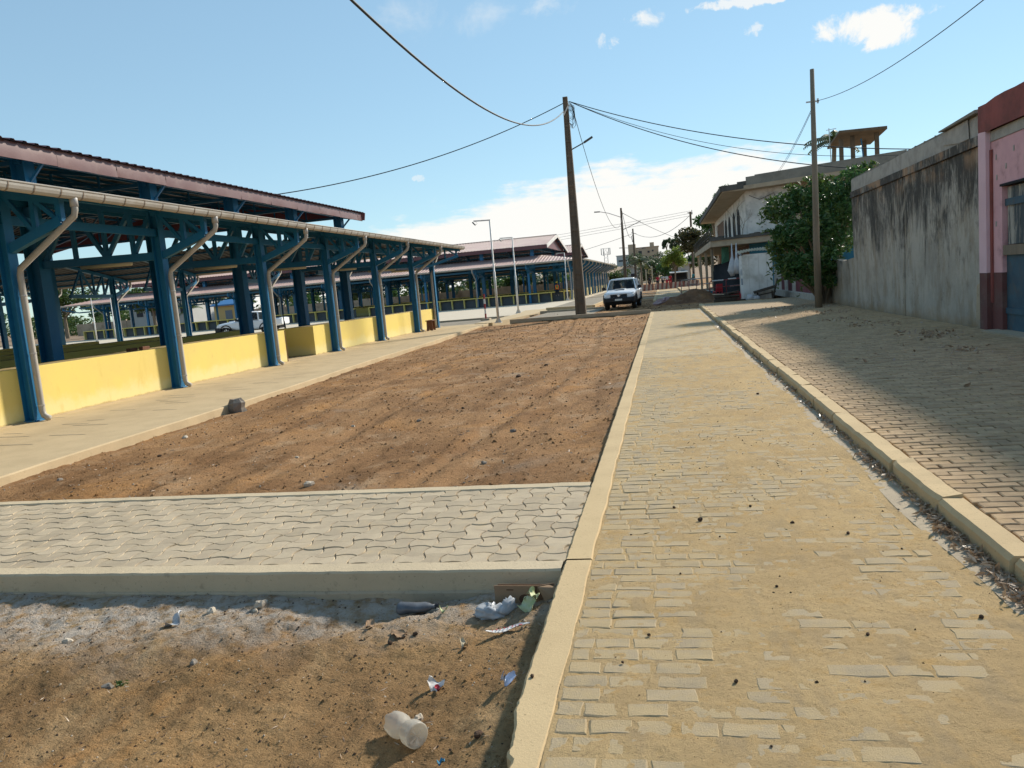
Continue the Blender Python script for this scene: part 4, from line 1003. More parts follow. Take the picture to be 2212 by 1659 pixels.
wobj('railing', rl, 'mossy_concrete', hs)
wobj('cables_on_wall', MB().tube([(*NW(.2, .04).xy, 5.6), (*NW(.8, .06).xy, 5.3), (*NW(1.6, .05).xy, 5.55), (*NW(1.8, .05).xy, 4.9)], .014, 5).tube([(*NW(1.1, .05).xy, 5.4), (*NW(1.4, .06).xy, 5.0), (*NW(1.9, .05).xy, 5.45)], .012, 5), 'cable_black', hs)
# dead creeper climbing by the first window
cr_ = MB(); r3 = random.Random(8)
def twig(p, d, L, r, depth):
    pts = [p]; q = p.copy(); dd = d.copy()
    for i in range(5): dd = (dd+Vector((r3.uniform(-.3, .3), r3.uniform(-.3, .3), r3.uniform(-.2, .3)))).normalized(); q = q+dd*L/5; pts.append(q.copy())
    cr_.tube(pts, [r*(1-.12*i) for i in range(6)], 5)
    if depth:
        for k in range(3): twig(pts[2+k], (dd+Vector((r3.uniform(-.9, .9), r3.uniform(-.9, .9), r3.uniform(-.3, .8)))).normalized(), L*.6, r*.6, depth-1)
twig(Vector((4.5, 45.5, 3.3)), Vector((.1, -.1, 1)), 1.1, .022, 2); twig(Vector((4.2, 46.2, 3.3)), Vector((-.1, 0, 1)), 2.0, .02, 1)
cp = thing('dead_creeper', 'bare dead branches climbing the white house by its first arch window', 'plant', (4.4, 45.6, 3.28)); wobj('branches', cr_, 'pole_wood', cp)
# concrete pergola on the house roof and an aerial
simple('weathered_frame', (.15, .105, .068), (.10, .075, .05), 2, .9)
pg = thing('roof_pergola', 'unfinished concrete shelter with slanted slab on top of the white house', 'shelter', (11.5, 48, 6.08))
corners = [gY(1818, 345, 48.0), gY(1843, 345, 48.0), gY(1895, 338, 47.6), gY(1868, 340, 49.4)]
for k, c_ in enumerate(corners): wobj('post', MB().box(c_.x-.10, c_.x+.10, c_.y-.1, c_.y+.1, 6.08, (8.35, 8.45, 8.5, 8.4)[k]), 'weathered_frame', pg)
q0, q1 = gY(1812, 287, 48), gY(1910, 276, 47.5)
wobj('slab', MB().hexa([(q0.x-.15, 47.2, q0.z-.12), (q1.x, 46.9, q1.z-.16), (q1.x, 50.5, q1.z-.42), (q0.x-.15, 50.5, q0.z-.5)], [(q0.x-.15, 47.2, q0.z), (q1.x, 46.9, q1.z), (q1.x, 50.5, q1.z-.28), (q0.x-.15, 50.5, q0.z-.38)]), 'weathered_frame', pg)
wobj('brace', MB().bar((q1.x-.9, 48.2, 6.6), (q1.x-1.05, 48.2, 8.3), .06, .06), 'steel_blue', pg)
ae = thing('aerial', 'thin television aerial on the white house roof', 'aerial', (10.0, 49, 6.08)); wobj('mast', MB().tube([(10.0, 49, 6.08), (9.9, 49, 9.2)], .025, 6).bar((9.75, 49, 9.1), (10.3, 49, 9.15), .03, .03), 'galv', ae)

# ------------------------------------------------------------------ kiosk and clutter at the pavement's end
simple('kiosk_white', (.76, .74, .70), (.68, .66, .61), 1.2, .6, dirt=(.30, .27, .20), dscale=1.1)
simple('zinc_roof', (.50, .40, .25), (.40, .31, .19), 2, .55, dirt=(.25, .17, .10))
simple('notice_blue', (.18, .22, .26), None, rough=.7)
ks = thing('kiosk', 'white sheet-metal kiosk with a curled corrugated roof on the pavement end', 'kiosk', (4.38, 39.1, .10))
kz = 2.26
wobj('side_panel', MB().cbox(3.74, 5.02, 38.35, 38.40, .1, kz-.02, .004), 'kiosk_white', ks)
for xs0 in (3.98, 4.42, 4.78): wobj('panel_seam', MB().box(xs0, xs0+.014, 38.343, 38.352, .12, kz-.05), 'galv', ks)
wobj('front_panel', MB().box(3.69, 3.74, 38.36, 39.9, .1, kz-.05), 'kiosk_white', ks)
wobj('back_panel', MB().box(5.02, 5.06, 38.4, 39.9, .1, kz-.03).box(3.74, 5.02, 39.86, 39.9, .1, kz-.03), 'kiosk_white', ks)
kr = swap(corr_strip((0, 0), (1.75, 0), 0, 1.56, 0, 0, .13), lambda x, y, z: (3.58+x, 38.26+y, kz+.02+z+.16*math.sin(y*.9)+.05*math.sin(x*3)*(1 if y < .5 else .3)+.07*x))
wobj('roof', kr, 'zinc_roof', ks)
wobj('roof_beam', MB().bar((3.66, 38.3, kz-.02), (3.66, 39.95, kz+.12), .05, .09), 'notice_blue', ks)
for k, (yy_, zz) in enumerate(((38.55, 1.42), (38.9, 1.42), (39.2, 1.42), (38.9, 1.75))):
    wobj('painted_mark', MB().prism([(yy_+(.075 if k < 3 else .04)*math.cos(a*.6283), zz+(.16 if k < 3 else .06)*math.sin(a*.6283)) for a in range(10)], 3.684, 3.689, lambda a, b, c: (c, a, b)), 'notice_blue', ks)
wobj('notice', MB().box(3.682, 3.688, 38.45, 39.15, .82, 1.12), 'notice_blue', ks)
simple('old_plank', (.085, .065, .048), (.055, .042, .032), 5, .9, bump=.5, bscale=20); simple('board_pale', (.55, .47, .33), (.45, .38, .26), 4, .8)
simple('plastic_white', (.55, .54, .54), (.46, .45, .46), 6, .5); simple('plastic_red', (.50, .035, .045), None, rough=.45); simple('black_tarp', (.010, .011, .013), (.02, .02, .022), 3, .6, bump=.6, bscale=4)
pl = thing('plank_pile', 'pile of dark weathered planks with a pale board on top near the kerb end', 'plank pile', (2.85, 38.1, .10))
r4 = random.Random(3)
for k in range(9):
    z = .14+.055*(k//2)*1.35; x0 = 2.28+r4.uniform(-.03, .1); yv = 37.95+.22*(k % 2)+r4.uniform(-.03, .03)
    wobj('plank', MB().bar((x0, yv, z), (x0+1.05+r4.uniform(-.1, .15), yv+r4.uniform(-.1, .1), z+.02+(.10 if k > 6 else 0)), .2, .06), 'old_plank', pl)
wobj('plank', MB().bar((2.9, 38.1, .14), (3.85, 38.2, .13), .25, .07), 'old_plank', pl)
wobj('pale_board', MB().bar((2.25, 38.0, .50), (2.75, 38.05, .47), .3, .03), 'board_pale', pl)
wobj('stick', MB().bar((2.9, 38.05, .42), (3.45, 38.1, .60), .05, .05), 'old_plank', pl)
bk = thing('red_bucket', 'overturned red plastic tub leaning against the white kiosk', 'bucket', (3.45, 40.0, .06))
obj('tub', MB().lathe([(.0, .0), (.20, 0), (.24, .34), (.26, .36), (.22, .34), (.18, .03), (0, .03)], 14, mat=Matrix.Translation((0, 0, .26)) @ Matrix.Rotation(R(98), 4, 'X')), 'plastic_red', bk, True)
bn = thing('wooden_bench', 'stack of dark timber on trestles leaning beside the kiosk wall', 'timber rack', (4.6, 38.0, .10))
for k in range(4): wobj('plank', MB().bar((4.12, 37.95+.09*k, .40+.02*k), (5.10, 37.95+.09*k, .62+.02*k), .08, .05), 'old_plank', bn)
wobj('plank', MB().bar((4.2, 38.0, .28), (5.1, 38.0, .40), .05, .05), 'old_plank', bn)
for x in (4.3, 4.95): wobj('leg', MB().bar((x, 38.1, .1), (x, 38.1, .46), .06, .06), 'old_plank', bn)
wobj('leaning_pole', MB().bar((4.95, 37.9, .1), (5.2, 38.0, 1.0), .06, .06), 'old_plank', bn)
def lump(rx, ry, rz_, seed, n=9, m_=7, amp=.25):
    r = random.Random(seed); mb = MB(); mb.v.append((0, 0, -rz_*.55))
    for j in range(1, m_):
        ph = -math.pi/2+math.pi*j/m_
        for i in range(n):
            th = 2*math.pi*i/n; k = 1+r.uniform(-amp, amp); mb.v.append((rx*math.cos(th)*math.cos(ph)*k, ry*math.sin(th)*math.cos(ph)*k, max(-rz_*.55, rz_*math.sin(ph)*k)))
    mb.v.append((0, 0, rz_)); N_ = len(mb.v)-1
    for i in range(n): mb.f.append((0, 1+(i+1) % n, 1+i)); mb.f.append((N_, N_-n+i, N_-n+(i+1) % n))
    for j in range(m_-2):
        for i in range(n): a = 1+j*n+i; b = 1+j*n+(i+1) % n; mb.f.append((a, b, b+n, a+n))
    return mb
for k, (x, y, a, lb) in enumerate(((3.95, 38.0, .22, 'white plastic sack slumped beside the timber next to the kiosk'), (4.22, 37.98, .17, 'smaller white plastic sack under the timber by the kiosk'))):
    o = obj('plastic_sack', lump(a, a*.8, a*.75, 40+k), 'plastic_white', None, True); o.location = (x, y, .10+a*.4); tag(o, lb, 'sack')
hp = thing('hanging_sack', 'tied white plastic sacks hanging from the balcony beside the kiosk', 'sack', (3.55, 42.5, 1.1))
wobj('sack', MB().tube([(3.6, 42.5, 2.94), (3.6, 42.5, 2.3), (3.58, 42.5, 1.95), (3.55, 42.5, 1.55), (3.58, 42.5, 1.25)], [.02, .05, .14, .22, .10], 9), 'plastic_white', hp, True)
wobj('sack', MB().tube([(3.82, 42.4, 2.94), (3.80, 42.4, 2.2), (3.8, 42.4, 1.8), (3.78, 42.4, 1.35)], [.02, .06, .20, .12], 9), 'plastic_white', hp, True)
tp = thing('black_tarpaulin', 'black tarpaulin stall sheet hung under the balcony beside the kiosk', 'tarpaulin', (3.5, 47, .05))
mt_ = MB(); nx_, nz_ = 16, 10
for j in range(nz_+1):
    for i in range(nx_+1):
        u, v = i/nx_, j/nz_; mt_.v.append((2.85+1.9*u, 46.7+.25*math.sin(u*9)*.3-.5*(1-v), .15+(1.75+.35*u)*v+.05*math.sin(u*12)*(1-v)))
for j in range(nz_):
    for i in range(nx_): a = j*(nx_+1)+i; mt_.f.append((a, a+1, a+nx_+2, a+nx_+1))
wobj('sheet', mt_, 'black_tarp', tp, True); wobj('ridge_rope', MB().bar((2.8, 46.7, 1.90), (4.8, 46.7, 2.25), .03, .03), 'old_plank', tp)
wobj('pole', MB().bar((2.86, 46.65, 0), (2.86, 46.65, 2.9), .07, .07), 'pole_wood', tp)
simple('cloth_green', (.06, .16, .10), None, rough=.9)
ct = obj('green_cloth', MB().add([(3.35, 46.2, 2.9), (3.75, 46.25, 2.9), (3.75, 46.3, 2.1), (3.3, 46.2, 1.95), (3.5, 46.1, 2.4)], [(0, 1, 4), (1, 2, 4), (2, 3, 4), (3, 0, 4)]), 'cloth_green'); tag(ct, 'faded green cloth hung above the black tarpaulin', 'cloth')
ct.modifiers.new('s', 'SOLIDIFY').thickness = .015
# tubular barriers, red with white sleeves
simple('rail_red', (.22, .05, .05), None, rough=.5); simple('rail_pink', (.42, .30, .29), (.3, .17, .16), 5, .6)
def rail(label, x, y, L, rz, mat, h=1.0, z=.14):
    t_ = thing('barrier', label, 'barrier', (x, y, z), rz, 'tubular crowd barriers at the street works')
    obj('frame', MB().tube([(-L/2, 0, .02), (-L/2, 0, h-.1), (-L/2+.1, 0, h), (L/2-.1, 0, h), (L/2, 0, h-.1), (L/2, 0, .02)], .028, 7), mat, t_, True)
    for zz in (.3, .65): obj('rail', MB().bar((-L/2, 0, zz*h), (L/2, 0, zz*h), .04, .04), mat, t_)
    for s_ in (-1, 1): obj('foot', MB().bar((s_*L*.38, -.28, .03), (s_*L*.38, .28, .03), .05, .05), mat, t_)
    obj('sleeve', MB().tube([(-L*.42, 0, h), (-L*.08, 0, h)], .034, 7).tube([(L*.1, 0, h*.65), (L*.4, 0, h*.65)], .034, 7), 'white_paint', t_)
    return t_
rail('pinkish tubular barrier standing edge-on at the end of the far path', 1.75, 56.5, 2.4, R(62), 'rail_pink', 1.0)
rail('pinkish tubular barrier behind the soil heap', 2.45, 52.4, 1.7, R(8), 'rail_pink', 1.05)
rail('tubular barrier with a red panel in front of the black tarpaulin', 3.45, 45.4, 1.9, R(12), 'rail_red', 1.05, .0)
rail('red tubular barrier with white top rail beside the kiosk', 4.0, 44.2, 1.3, R(5), 'rail_red', 1.1, .0)
rc = thing('plastic_chair', 'red plastic chair standing behind the soil heap', 'chair', (3.0, 46.0, .0), R(200))
obj('seat', MB().cbox(-.22, .22, -.2, .22, .40, .44, .01), 'plastic_red', rc); obj('backrest', MB().hexa([(-.21, .19, .44), (.21, .19, .44), (.21, .23, .44), (-.21, .23, .44)], [(-.18, .27, .85), (.18, .27, .85), (.18, .31, .85), (-.18, .31, .85)]), 'plastic_red', rc)
for x in (-.2, .2):
    for y in (-.18, .2): obj('leg', MB().bar((x, y, 0), (x*.9, y*.9, .41), .04, .04), 'plastic_red', rc)
simple('crate_blue', (.03, .22, .36), None, rough=.5)
cb_ = thing('blue_trough', 'blue plastic trough lying on the ground behind the soil heap', 'trough', (2.35, 48.5, .0)); obj('trough', MB().hexa([(-.5, -.2, .02), (.5, -.2, .02), (.5, .2, .02), (-.5, .2, .02)], [(-.6, -.28, .42), (.6, -.28, .42), (.6, .28, .42), (-.6, .28, .42)]), 'crate_blue', cb_); obj('rim', MB().box(-.63, .63, -.31, .31, .42, .46), 'white_paint', cb_)
# soil heap
sx_ = np.arange(-.6, 3.3, .07); sy_ = np.arange(42.4, 48.6, .09); X, Y = np.meshgrid(sx_, sy_)
hz = .74*np.exp(-(((X-1.75-.1*(Y-45))/1.15)**2+((Y-45.3)/1.5)**2))+.28*np.exp(-(((X-.35)/.5)**2+((Y-44.4)/.8)**2))
hz = hz+.07*fbm(X*2.2, Y*2.2, 51, 4, .6)*np.clip(hz*4, 0, 1)-.05
mh = obj('soil_heap', grid_mesh(sx_, sy_, hz), 'mound_soil', None, True); tag(mh, 'long heap of dark brown soil dumped across the street works', 'soil heap')
sb = obj('sheeting', lump(.5, .35, .22, 77, 11, 8, .35), 'rail_pink', None, False); sb.location = (-.10, 44.3, .10); sb.rotation_euler = (.1, -.25, .5); tag(sb, 'crumpled greyish plastic sheeting at the foot of the soil heap', 'plastic sheet')
# striped concrete barriers closing the street
simple('stripe_red', (.26, .085, .06), (.21, .07, .05), 3, .8, dirt=(.3, .2, .14)); simple('stripe_white', (.45, .36, .28), (.38, .3, .23), 3, .8)
for k in range(5):
    x0 = -4.6+k*1.75; br = thing('road_barrier', 'red and white striped concrete road barrier across the street end', 'road barrier', (x0+.85, 89.5+k*1.1, .0), R(8), 'striped barriers closing the street')
    for j in range(7):
        a = -.86+j*.246; sh = .12
        obj('stripe', MB().hexa([(a, -.2, 0), (a+.246, -.2, 0), (a+.246, .2, 0), (a, .2, 0)], [(a+sh*(j < 6), -.1, .72), (a+.246+sh*(j < 6), -.1, .72), (a+.246+sh*(j < 6), .1, .72), (a+sh*(j < 6), .1, .72)]), 'stripe_red' if (j+k) % 2 else 'stripe_white', br)
# ------------------------------------------------------------------ vegetation
def leaf_mat(name, a, b, trans=.35):
    t = MT(name, .38, 0, .5); ge = N(t.n, 'ShaderNodeNewGeometry')
    c = t.mix(ge.outputs['Random Per Island'], a, b); t.color(c)
    tr = N(t.n, 'ShaderNodeBsdfTranslucent'); t.l.new(c, tr.inputs[0]); ms = N(t.n, 'ShaderNodeMixShader'); ms.inputs[0].default_value = trans
    t.l.new(t.p.outputs[0], ms.inputs[1]); t.l.new(tr.outputs[0], ms.inputs[2]); t.l.new(ms.outputs[0], t.n['Material Output'].inputs[0])
leaf_mat('leaf_dark', (.032, .095, .026), (.085, .18, .05)); leaf_mat('leaf_mid', (.05, .095, .02), (.095, .15, .03))
leaf_mat('leaf_lime', (.24, .30, .05), (.16, .23, .04), .5); leaf_mat('leaf_brown', (.085, .070, .025), (.05, .062, .022))
leaf_mat('leaf_far', (.045, .08, .035), (.075, .11, .045)); leaf_mat('leaf_palm', (.09, .11, .04), (.055, .08, .03))
leaf_mat('leaf_dry', (.27, .17, .10), (.46, .34, .23), .1)
def leaves(P_, size, rs, aspect=.42, droop=.25, jit=.35):
    """one small folded blade per point"""
    n = len(P_); d = rs.normal(size=(n, 3)); d[:, 2] = d[:, 2]*.55-droop; d /= np.linalg.norm(d, axis=1)[:, None]
    u = rs.normal(size=(n, 3)); s_ = np.cross(d, u); s_ /= np.linalg.norm(s_, axis=1)[:, None]; nn = np.cross(s_, d)
    L = size*(1+jit*rs.normal(size=n)).clip(.45, 1.9)[:, None]; Wd = L*aspect
    v = np.stack([P_-d*L*.5, P_+s_*Wd*.5+nn*Wd*.18-d*L*.08, P_+d*L*.5, P_-s_*Wd*.5+nn*Wd*.18-d*L*.08], 1).reshape(-1, 3)
    mb = MB(); mb.v = [tuple(p) for p in v.tolist()]; mb.f = []
    for i in range(n): o = 4*i; mb.f += [(o, o+1, o+2), (o, o+2, o+3)]
    return mb
def blob_points(blobs, n, rs, shell=.45, clump=.0):
    vol = np.array([b[1][0]*b[1][1]*b[1][2] for b in blobs]); k = rs.choice(len(blobs), n, p=vol/vol.sum())
    d = rs.normal(size=(n, 3)); d /= np.linalg.norm(d, axis=1)[:, None]; r = rs.rand(n)**shell
    C = np.array([b[0] for b in blobs])[k]; Rr = np.array([b[1] for b in blobs])[k]
    return C+d*r[:, None]*Rr
def rough_blobs(c, rad, n, seed, small=.38):
    r = random.Random(seed); out = []
    for i in range(n):
        while True:
            v = Vector((r.uniform(-1, 1), r.uniform(-1, 1), r.uniform(-1, 1)))
            if .25 < v.length < .95: break
        k = r.uniform(.65, 1.3)*small
        out.append(((c[0]+v.x*rad[0]*.85, c[1]+v.y*rad[1]*.85, c[2]+v.z*rad[2]*.85), (rad[0]*k, rad[1]*k, rad[2]*k*.8)))
    return out
def tree(name, label, base, c, rad, nleaf, size, mat, seed, nb=14, aspect=.45, trunk=.12, group=None, small=.38, cat='tree', droop=.25):
    rs = np.random.RandomState(seed); t = thing(name, label, cat, base, 0, group)
    bl = rough_blobs((c[0]-base[0], c[1]-base[1], c[2]-base[2]), rad, nb, seed, small)
    obj('crown', leaves(blob_points(bl, nleaf, rs), size, rs, aspect, droop), mat, t)
    mb = MB(); top = Vector((c[0]-base[0], c[1]-base[1], max(.3, c[2]-base[2]-rad[2]*.3)))
    mid = top*.5+Vector((rnd.uniform(-.1, .1), rnd.uniform(-.1, .1), 0))
    mb.tube([(0, 0, -.05), mid, top], [trunk, trunk*.8, trunk*.6], 7)
    for b in bl: mb.tube([mid.lerp(top, rnd.uniform(.2, 1)), Vector(b[0])*.55+top*.45+Vector((0, 0, -.1)), b[0]], [trunk*.45, trunk*.3, trunk*.12], 5)
    obj('trunk', mb, 'pole_wood', t); return t
# leafy bush overhanging the low wall; hind lobes added to shade the pavement
bl = []
for (px, py, Y, rr) in ((1690, 452, 29.6, .62), (1735, 432, 29.8, .55), (1790, 415, 30.2, .60), (1840, 385, 30.4, .48), (1870, 372, 30.8, .35), (1692, 520, 29.0, .50), (1710, 505, 28.9, .62), (1770, 485, 29.4, .70), (1825, 455, 29.8, .62),
                        (1695, 568, 28.8, .42), (1720, 575, 28.5, .58), (1780, 560, 28.9, .62), (1815, 520, 29.2, .55), (1712, 596, 28.6, .30), (1752, 600, 28.5, .34), (1795, 600, 28.9, .40), (1668, 466, 29.3, .22), (1676, 545, 28.8, .24), (1850, 420, 30.2, .45), (1800, 440, 32.5, .8), (1840, 450, 33.5, .8), (1780, 470, 32.5, .8), (1830, 490, 31.8, .7), (1715, 540, 30.5, .5), (1760, 530, 31, .8), (1668, 505, 29.0, .16), (1715, 415, 29.6, .22), (1760, 395, 29.9, .25)):
    p = gY(px, py, Y); bl.append(((p.x-5.7, p.y-29.6, p.z-.05), (rr, rr*1.1, rr*.85)))
rs = np.random.RandomState(4); bush = thing('leafy_bush', 'dense dark green bush spilling over the low wall behind the wooden pole', 'bush', (5.7, 29.6, .05))
obj('crown', leaves(blob_points(bl, 13500, rs, .33), .19, rs, .40, .45), 'leaf_dark', bush)
top = [b for b in bl if b[0][2] > 2.6]
obj('new_shoots', leaves(blob_points([((b[0][0], b[0][1], b[0][2]+.12), (b[1][0]*.95, b[1][1]*.9, b[1][2]*.9)) for b in top], 1800, rs, .15), .13, rs, .4, .2), 'leaf_mid', bush)
sp = []; r8 = random.Random(44)                    # sprigs reaching out of the mass
for k in range(230):
    b = bl[r8.randrange(len(bl))]; d = Vector((r8.uniform(-.7, .5), r8.uniform(-1, .4), r8.uniform(-.15, 1))).normalized(); c0 = Vector(b[0])+Vector((d.x*b[1][0], d.y*b[1][1], d.z*b[1][2]))*.9
    for i in range(12): sp.append(tuple(c0+d*(.035*i)+Vector((r8.gauss(0, .035), r8.gauss(0, .035), r8.gauss(0, .03)-.0025*i*i))))
obj('sprigs', leaves(np.array(sp), .17, rs, .36, .55), 'leaf_mid', bush)
mb = MB()
for b in bl: mb.tube([(rnd.uniform(-.15, .15), rnd.uniform(-.15, .15), 0), (b[0][0]*.5, b[0][1]*.5, b[0][2]*.55), b[0]], [.06, .04, .015], 5)
obj('stems', mb, 'pole_wood', bush)
# street and background trees
tree('brown_tree', 'tree with brownish sparse foliage beside the white house', (3.9, 82, 0), (3.5, 82, 5.0), (2.5, 2.2, 1.5), 3600, .30, 'leaf_brown', 12, 17)
tree('green_tree', 'dark green tree rising behind the roof of the white house', (5.5, 78, 0), (5.2, 78, 6.1), (1.8, 1.6, 1.6), 2200, .30, 'leaf_dark', 14, 12)
tree('lime_tree', 'small bright yellow-green tree at the end of the street', (1.5, 107, 0), (1.6, 107, 3.6), (1.75, 1.6, 1.75), 3800, .24, 'leaf_lime', 15, 16)
tree('green_tree', 'rounded green tree beside the end of the far colonnade', (-7.2, 133, 0), (-7.4, 133, 2.6), (2.6, 2.2, 2.4), 3000, .32, 'leaf_mid', 16, 14)
for k, (x, y, z, r_, m_) in enumerate(((-2.6, 158, 2.6, 3.1, 'leaf_far'), (1.6, 150, 2.3, 2.9, 'leaf_dark'), (-1.2, 205, 5.2, 3.6, 'leaf_far'), (4.2, 128, 4.2, 2.8, 'leaf_dark'), (7.0, 118, 4.5, 3.0, 'leaf_brown'), (-8.5, 250, 6.6, 4.5, 'leaf_far'), (3.2, 170, 3.6, 3.4, 'leaf_far'))):
    tree('green_tree', ('low dark tree behind the striped barriers', 'dense dark tree behind the crowd at the street end', 'greyish tree on the slope under the cream building', 'dark tree behind the lime tree', 'brownish tree beyond the white house', 'hillside tree below the cream apartment block', 'tree on the slope behind the market stall')[k], (x, y, -.1), (x, y, z), (r_, r_, r_*.75), 2200, .42, m_, 30+k, 13, trunk=.16)
for k, (x, y, z) in enumerate(((2.2, 330, 14.5), (5.0, 340, 15.5), (7.5, 350, 16))): tree('hill_tree', 'dark feathery tree on the hill right of the cream block', (x, y, 5), (x, y, z), (2.2, 2.2, 3.6), 1500, .6, 'leaf_far', 50+k, 8, trunk=.2, group='feathery trees on the hill')
r5 = random.Random(9)
for k in range(15):                                # row of trees and banana plants behind the halls
    x = -92+k*5.6+r5.uniform(-1.5, 1.5); y = 131+r5.uniform(-2, 6); hgt = r5.uniform(2.2, 3.4) if k > 4 else r5.uniform(3.5, 5.5)
    tree('green_tree', 'leafy green tree in the row behind the market halls', (x, y, -.1), (x, y, hgt), (2.9, 2.2, hgt*.72), 1500, .42, ('leaf_mid', 'leaf_far', 'leaf_dark')[k % 3], 70+k, 11, trunk=.14, group='trees behind the market halls')
rs = np.random.RandomState(77); hb = [((-150+i*3.4, 139+3*math.sin(i*1.7), 1.5+.8*math.sin(i*2.3)), (2.6, 2.0, 1.9+.9*math.sin(i*1.1))) for i in range(41)]
tag(obj('scrub', leaves(blob_points(hb, 16000, rs), .55, rs, .5), 'leaf_mid'), 'mass of green scrub behind the boundary wall', 'scrub', kind='stuff')
for k in range(16):                                # taller trees farther back
    x = -150+k*8.6+r5.uniform(-2, 2); hgt = r5.uniform(3.6, 5.2)
    tree('green_tree', 'taller tree of the second row behind the beige boundary wall', (x, 152+r5.uniform(-4, 6), -.1), (x, 152, hgt), (4.6, 3.2, hgt*.72), 1500, .6, ('leaf_dark', 'leaf_mid', 'leaf_far')[k % 3], 140+k, 13, trunk=.2, group='second row of trees behind the wall')
for k, (x, y, z, r_) in enumerate(((-98, 96, 5.2, 5.0), (-88, 101, 5.8, 5.2), (-108, 90, 5.0, 6), (-78, 108, 4.6, 4.0))): tree('broad_tree', 'broad dark tree left of the second hall seen under the near roof', (x, y, -.1), (x, y, z), (r_, r_*.8, r_*.62), 3000, .5, 'leaf_mid' if k % 2 else 'leaf_dark', 90+k, 16, trunk=.3, group='broad trees beyond the halls')
def palm(label, base, h, nf, L, seed, mat='leaf_palm', group=None, lean=(0, 0)):
    r = random.Random(seed); t = thing('palm_tree', label, 'palm', base, 0, group); c = Vector((lean[0], lean[1], h))
    obj('trunk', MB().tube([(0, 0, -.1), (lean[0]*.3, lean[1]*.3, h*.5), c], [.2, .15, .13], 8), 'pole_wood', t)
    for k in range(nf):
        a = 2*math.pi*k/nf+r.uniform(-.25, .25); e = r.uniform(.1, 1.1); d = Vector((math.cos(a)*math.cos(e), math.sin(a)*math.cos(e), math.sin(e))); mb = MB(); p = c.copy(); pts = []
        for i in range(9): pts.append(p.copy()); d = (d+Vector((0, 0, -.17))).normalized(); p = p+d*L/8
        mb.tube(pts, [.03*(1-i/10) for i in range(9)], 4)
        for i in range(1, 9):
            s_ = d.cross(Vector((0, 0, 1))).normalized()
            for sg in (-1, 1):
                for q in (0, .5):
                    b = pts[i] if q == 0 else (pts[i]+pts[i-1])/2; w_ = L*.26*(1-abs(i-4)/8); tip = b+s_*sg*w_+Vector((0, 0, -w_*.55)); f_ = (pts[i]-pts[i-1]).normalized()*.07
                    mb.add([b-f_, b+f_, tip], [(0, 1, 2)])
        obj('frond', mb, mat, t)
    return t
palm('coconut palm in front of the cream building beyond the pickup', (-3.75, 140, 0), 4.4, 13, 2.6, 3)
palm('windblown palm crown behind the rooftop shelter of the white house', (10.6, 52.5, 0), 8.9, 16, 1.9, 6, lean=(.3, 0))
for k, (x, y) in enumerate(((-20, 128.5), (-24, 129), (-34, 128), (-58, 128), (-72, 108))): palm('ragged palm standing behind the second and third halls', (x, y, 0), 2.6, 11, 2.4, 20+k, 'leaf_mid', 'palms behind the halls')
mb = MB(); r6 = random.Random(2)                   # small plants growing on the house roof
rs = np.random.RandomState(6); pt_ = thing('roof_plant', 'weeds growing on the mouldy roof edge of the white house', 'plant', (3.7, 48, 6.08))
obj('leaves', leaves(blob_points([((.2, 2, .3), (.35, 1.4, .30)), ((.3, 7, .4), (.4, 1.8, .45)), ((.1, -1.2, .22), (.2, .5, .2))], 700, rs), .16, rs), 'leaf_dark', pt_)

# ------------------------------------------------------------------ far buildings
simple('far_cream', (.46, .35, .24), (.42, .32, .22), .3, .9); simple('far_white', (.50, .50, .47), (.44, .44, .42), .3, .9); simple('far_yellow', (.62, .46, .20), None, rough=.9); simple('far_red', (.34, .10, .075), (.28, .09, .07), 1, .8)
simple('far_dark', (.035, .035, .04), None, rough=.6); simple('blue_roof', (.06, .20, .42), None, rough=.5); simple('beige_wall', (.44, .35, .25), (.36, .28, .20), .6, .9, dirt=(.22, .17, .12))
def block(name, label, x0, x1, y0, y1, z0, z1, mat, wins=(), band=(), extra=None, rootz=None):
    t = thing(name, label, 'building', ((x0+x1)/2, (y0+y1)/2, z0))
    wobj('wall', MB().box(x0, x1, y0, y1, z0, z1), mat, t); wobj('roof', MB().box(x0-.3, x1+.3, y0-.3, y1+.3, z1, z1+.3), mat, t)
    for (wx, wz, w_, h_) in wins:
        wf = wobj('window', MB().box(wx-w_/2-.1, wx+w_/2+.1, y0-.12, y0-.01, wz-h_/2-.1, wz+h_/2+.1), mat, t); obj('pane', MB().box(wx-w_/2, wx+w_/2, y0-.16, y0-.125, wz-h_/2, wz+h_/2), 'far_dark', wf)
    for zz in band: wobj('string_course', MB().box(x0-.12, x1+.12, y0-.12, y0-.005, zz, zz+.25), mat, t)
    return t
ab = block('apartment_block', 'tall cream apartment block on the hill behind the far poles', -16.9, -1.6, 420, 432, 6.5, 17.0, 'far_cream', [(-11.2, 14.6, 1.8, 1.6), (-6.8, 14.6, 1.1, 1.1), (-4.6, 15.0, .9, .9), (-4.4, 12.2, .8, .8), (-8.0, 12.0, 1.4, .9)], [13.0, 16.2])
wobj('stair_tower', MB().box(-17.3, -13.4, 419.2, 424, 6.5, 19.2), 'far_cream', ab); wobj('roof_room', MB().box(-6.0, -3.8, 421, 425, 17.3, 19.4), 'far_cream', ab); wobj('column', MB().box(-7.9, -7.4, 419.85, 419.99, 6.5, 17), 'far_cream', ab); wobj('column', MB().box(-2.9, -2.4, 419.85, 419.99, 6.5, 17), 'far_cream', ab)
block('white_building', 'pale grey building beside the cream apartment block', -23.5, -17.4, 415, 425, 6, 13.6, 'far_white', [(-21.4, 11.0, 2.2, .8), (-18.6, 11.0, 1.2, .8)])
gh = thing('gable_house', 'pale house with low gable behind the colonnade end', 'house', (-6.7, 165, 0))
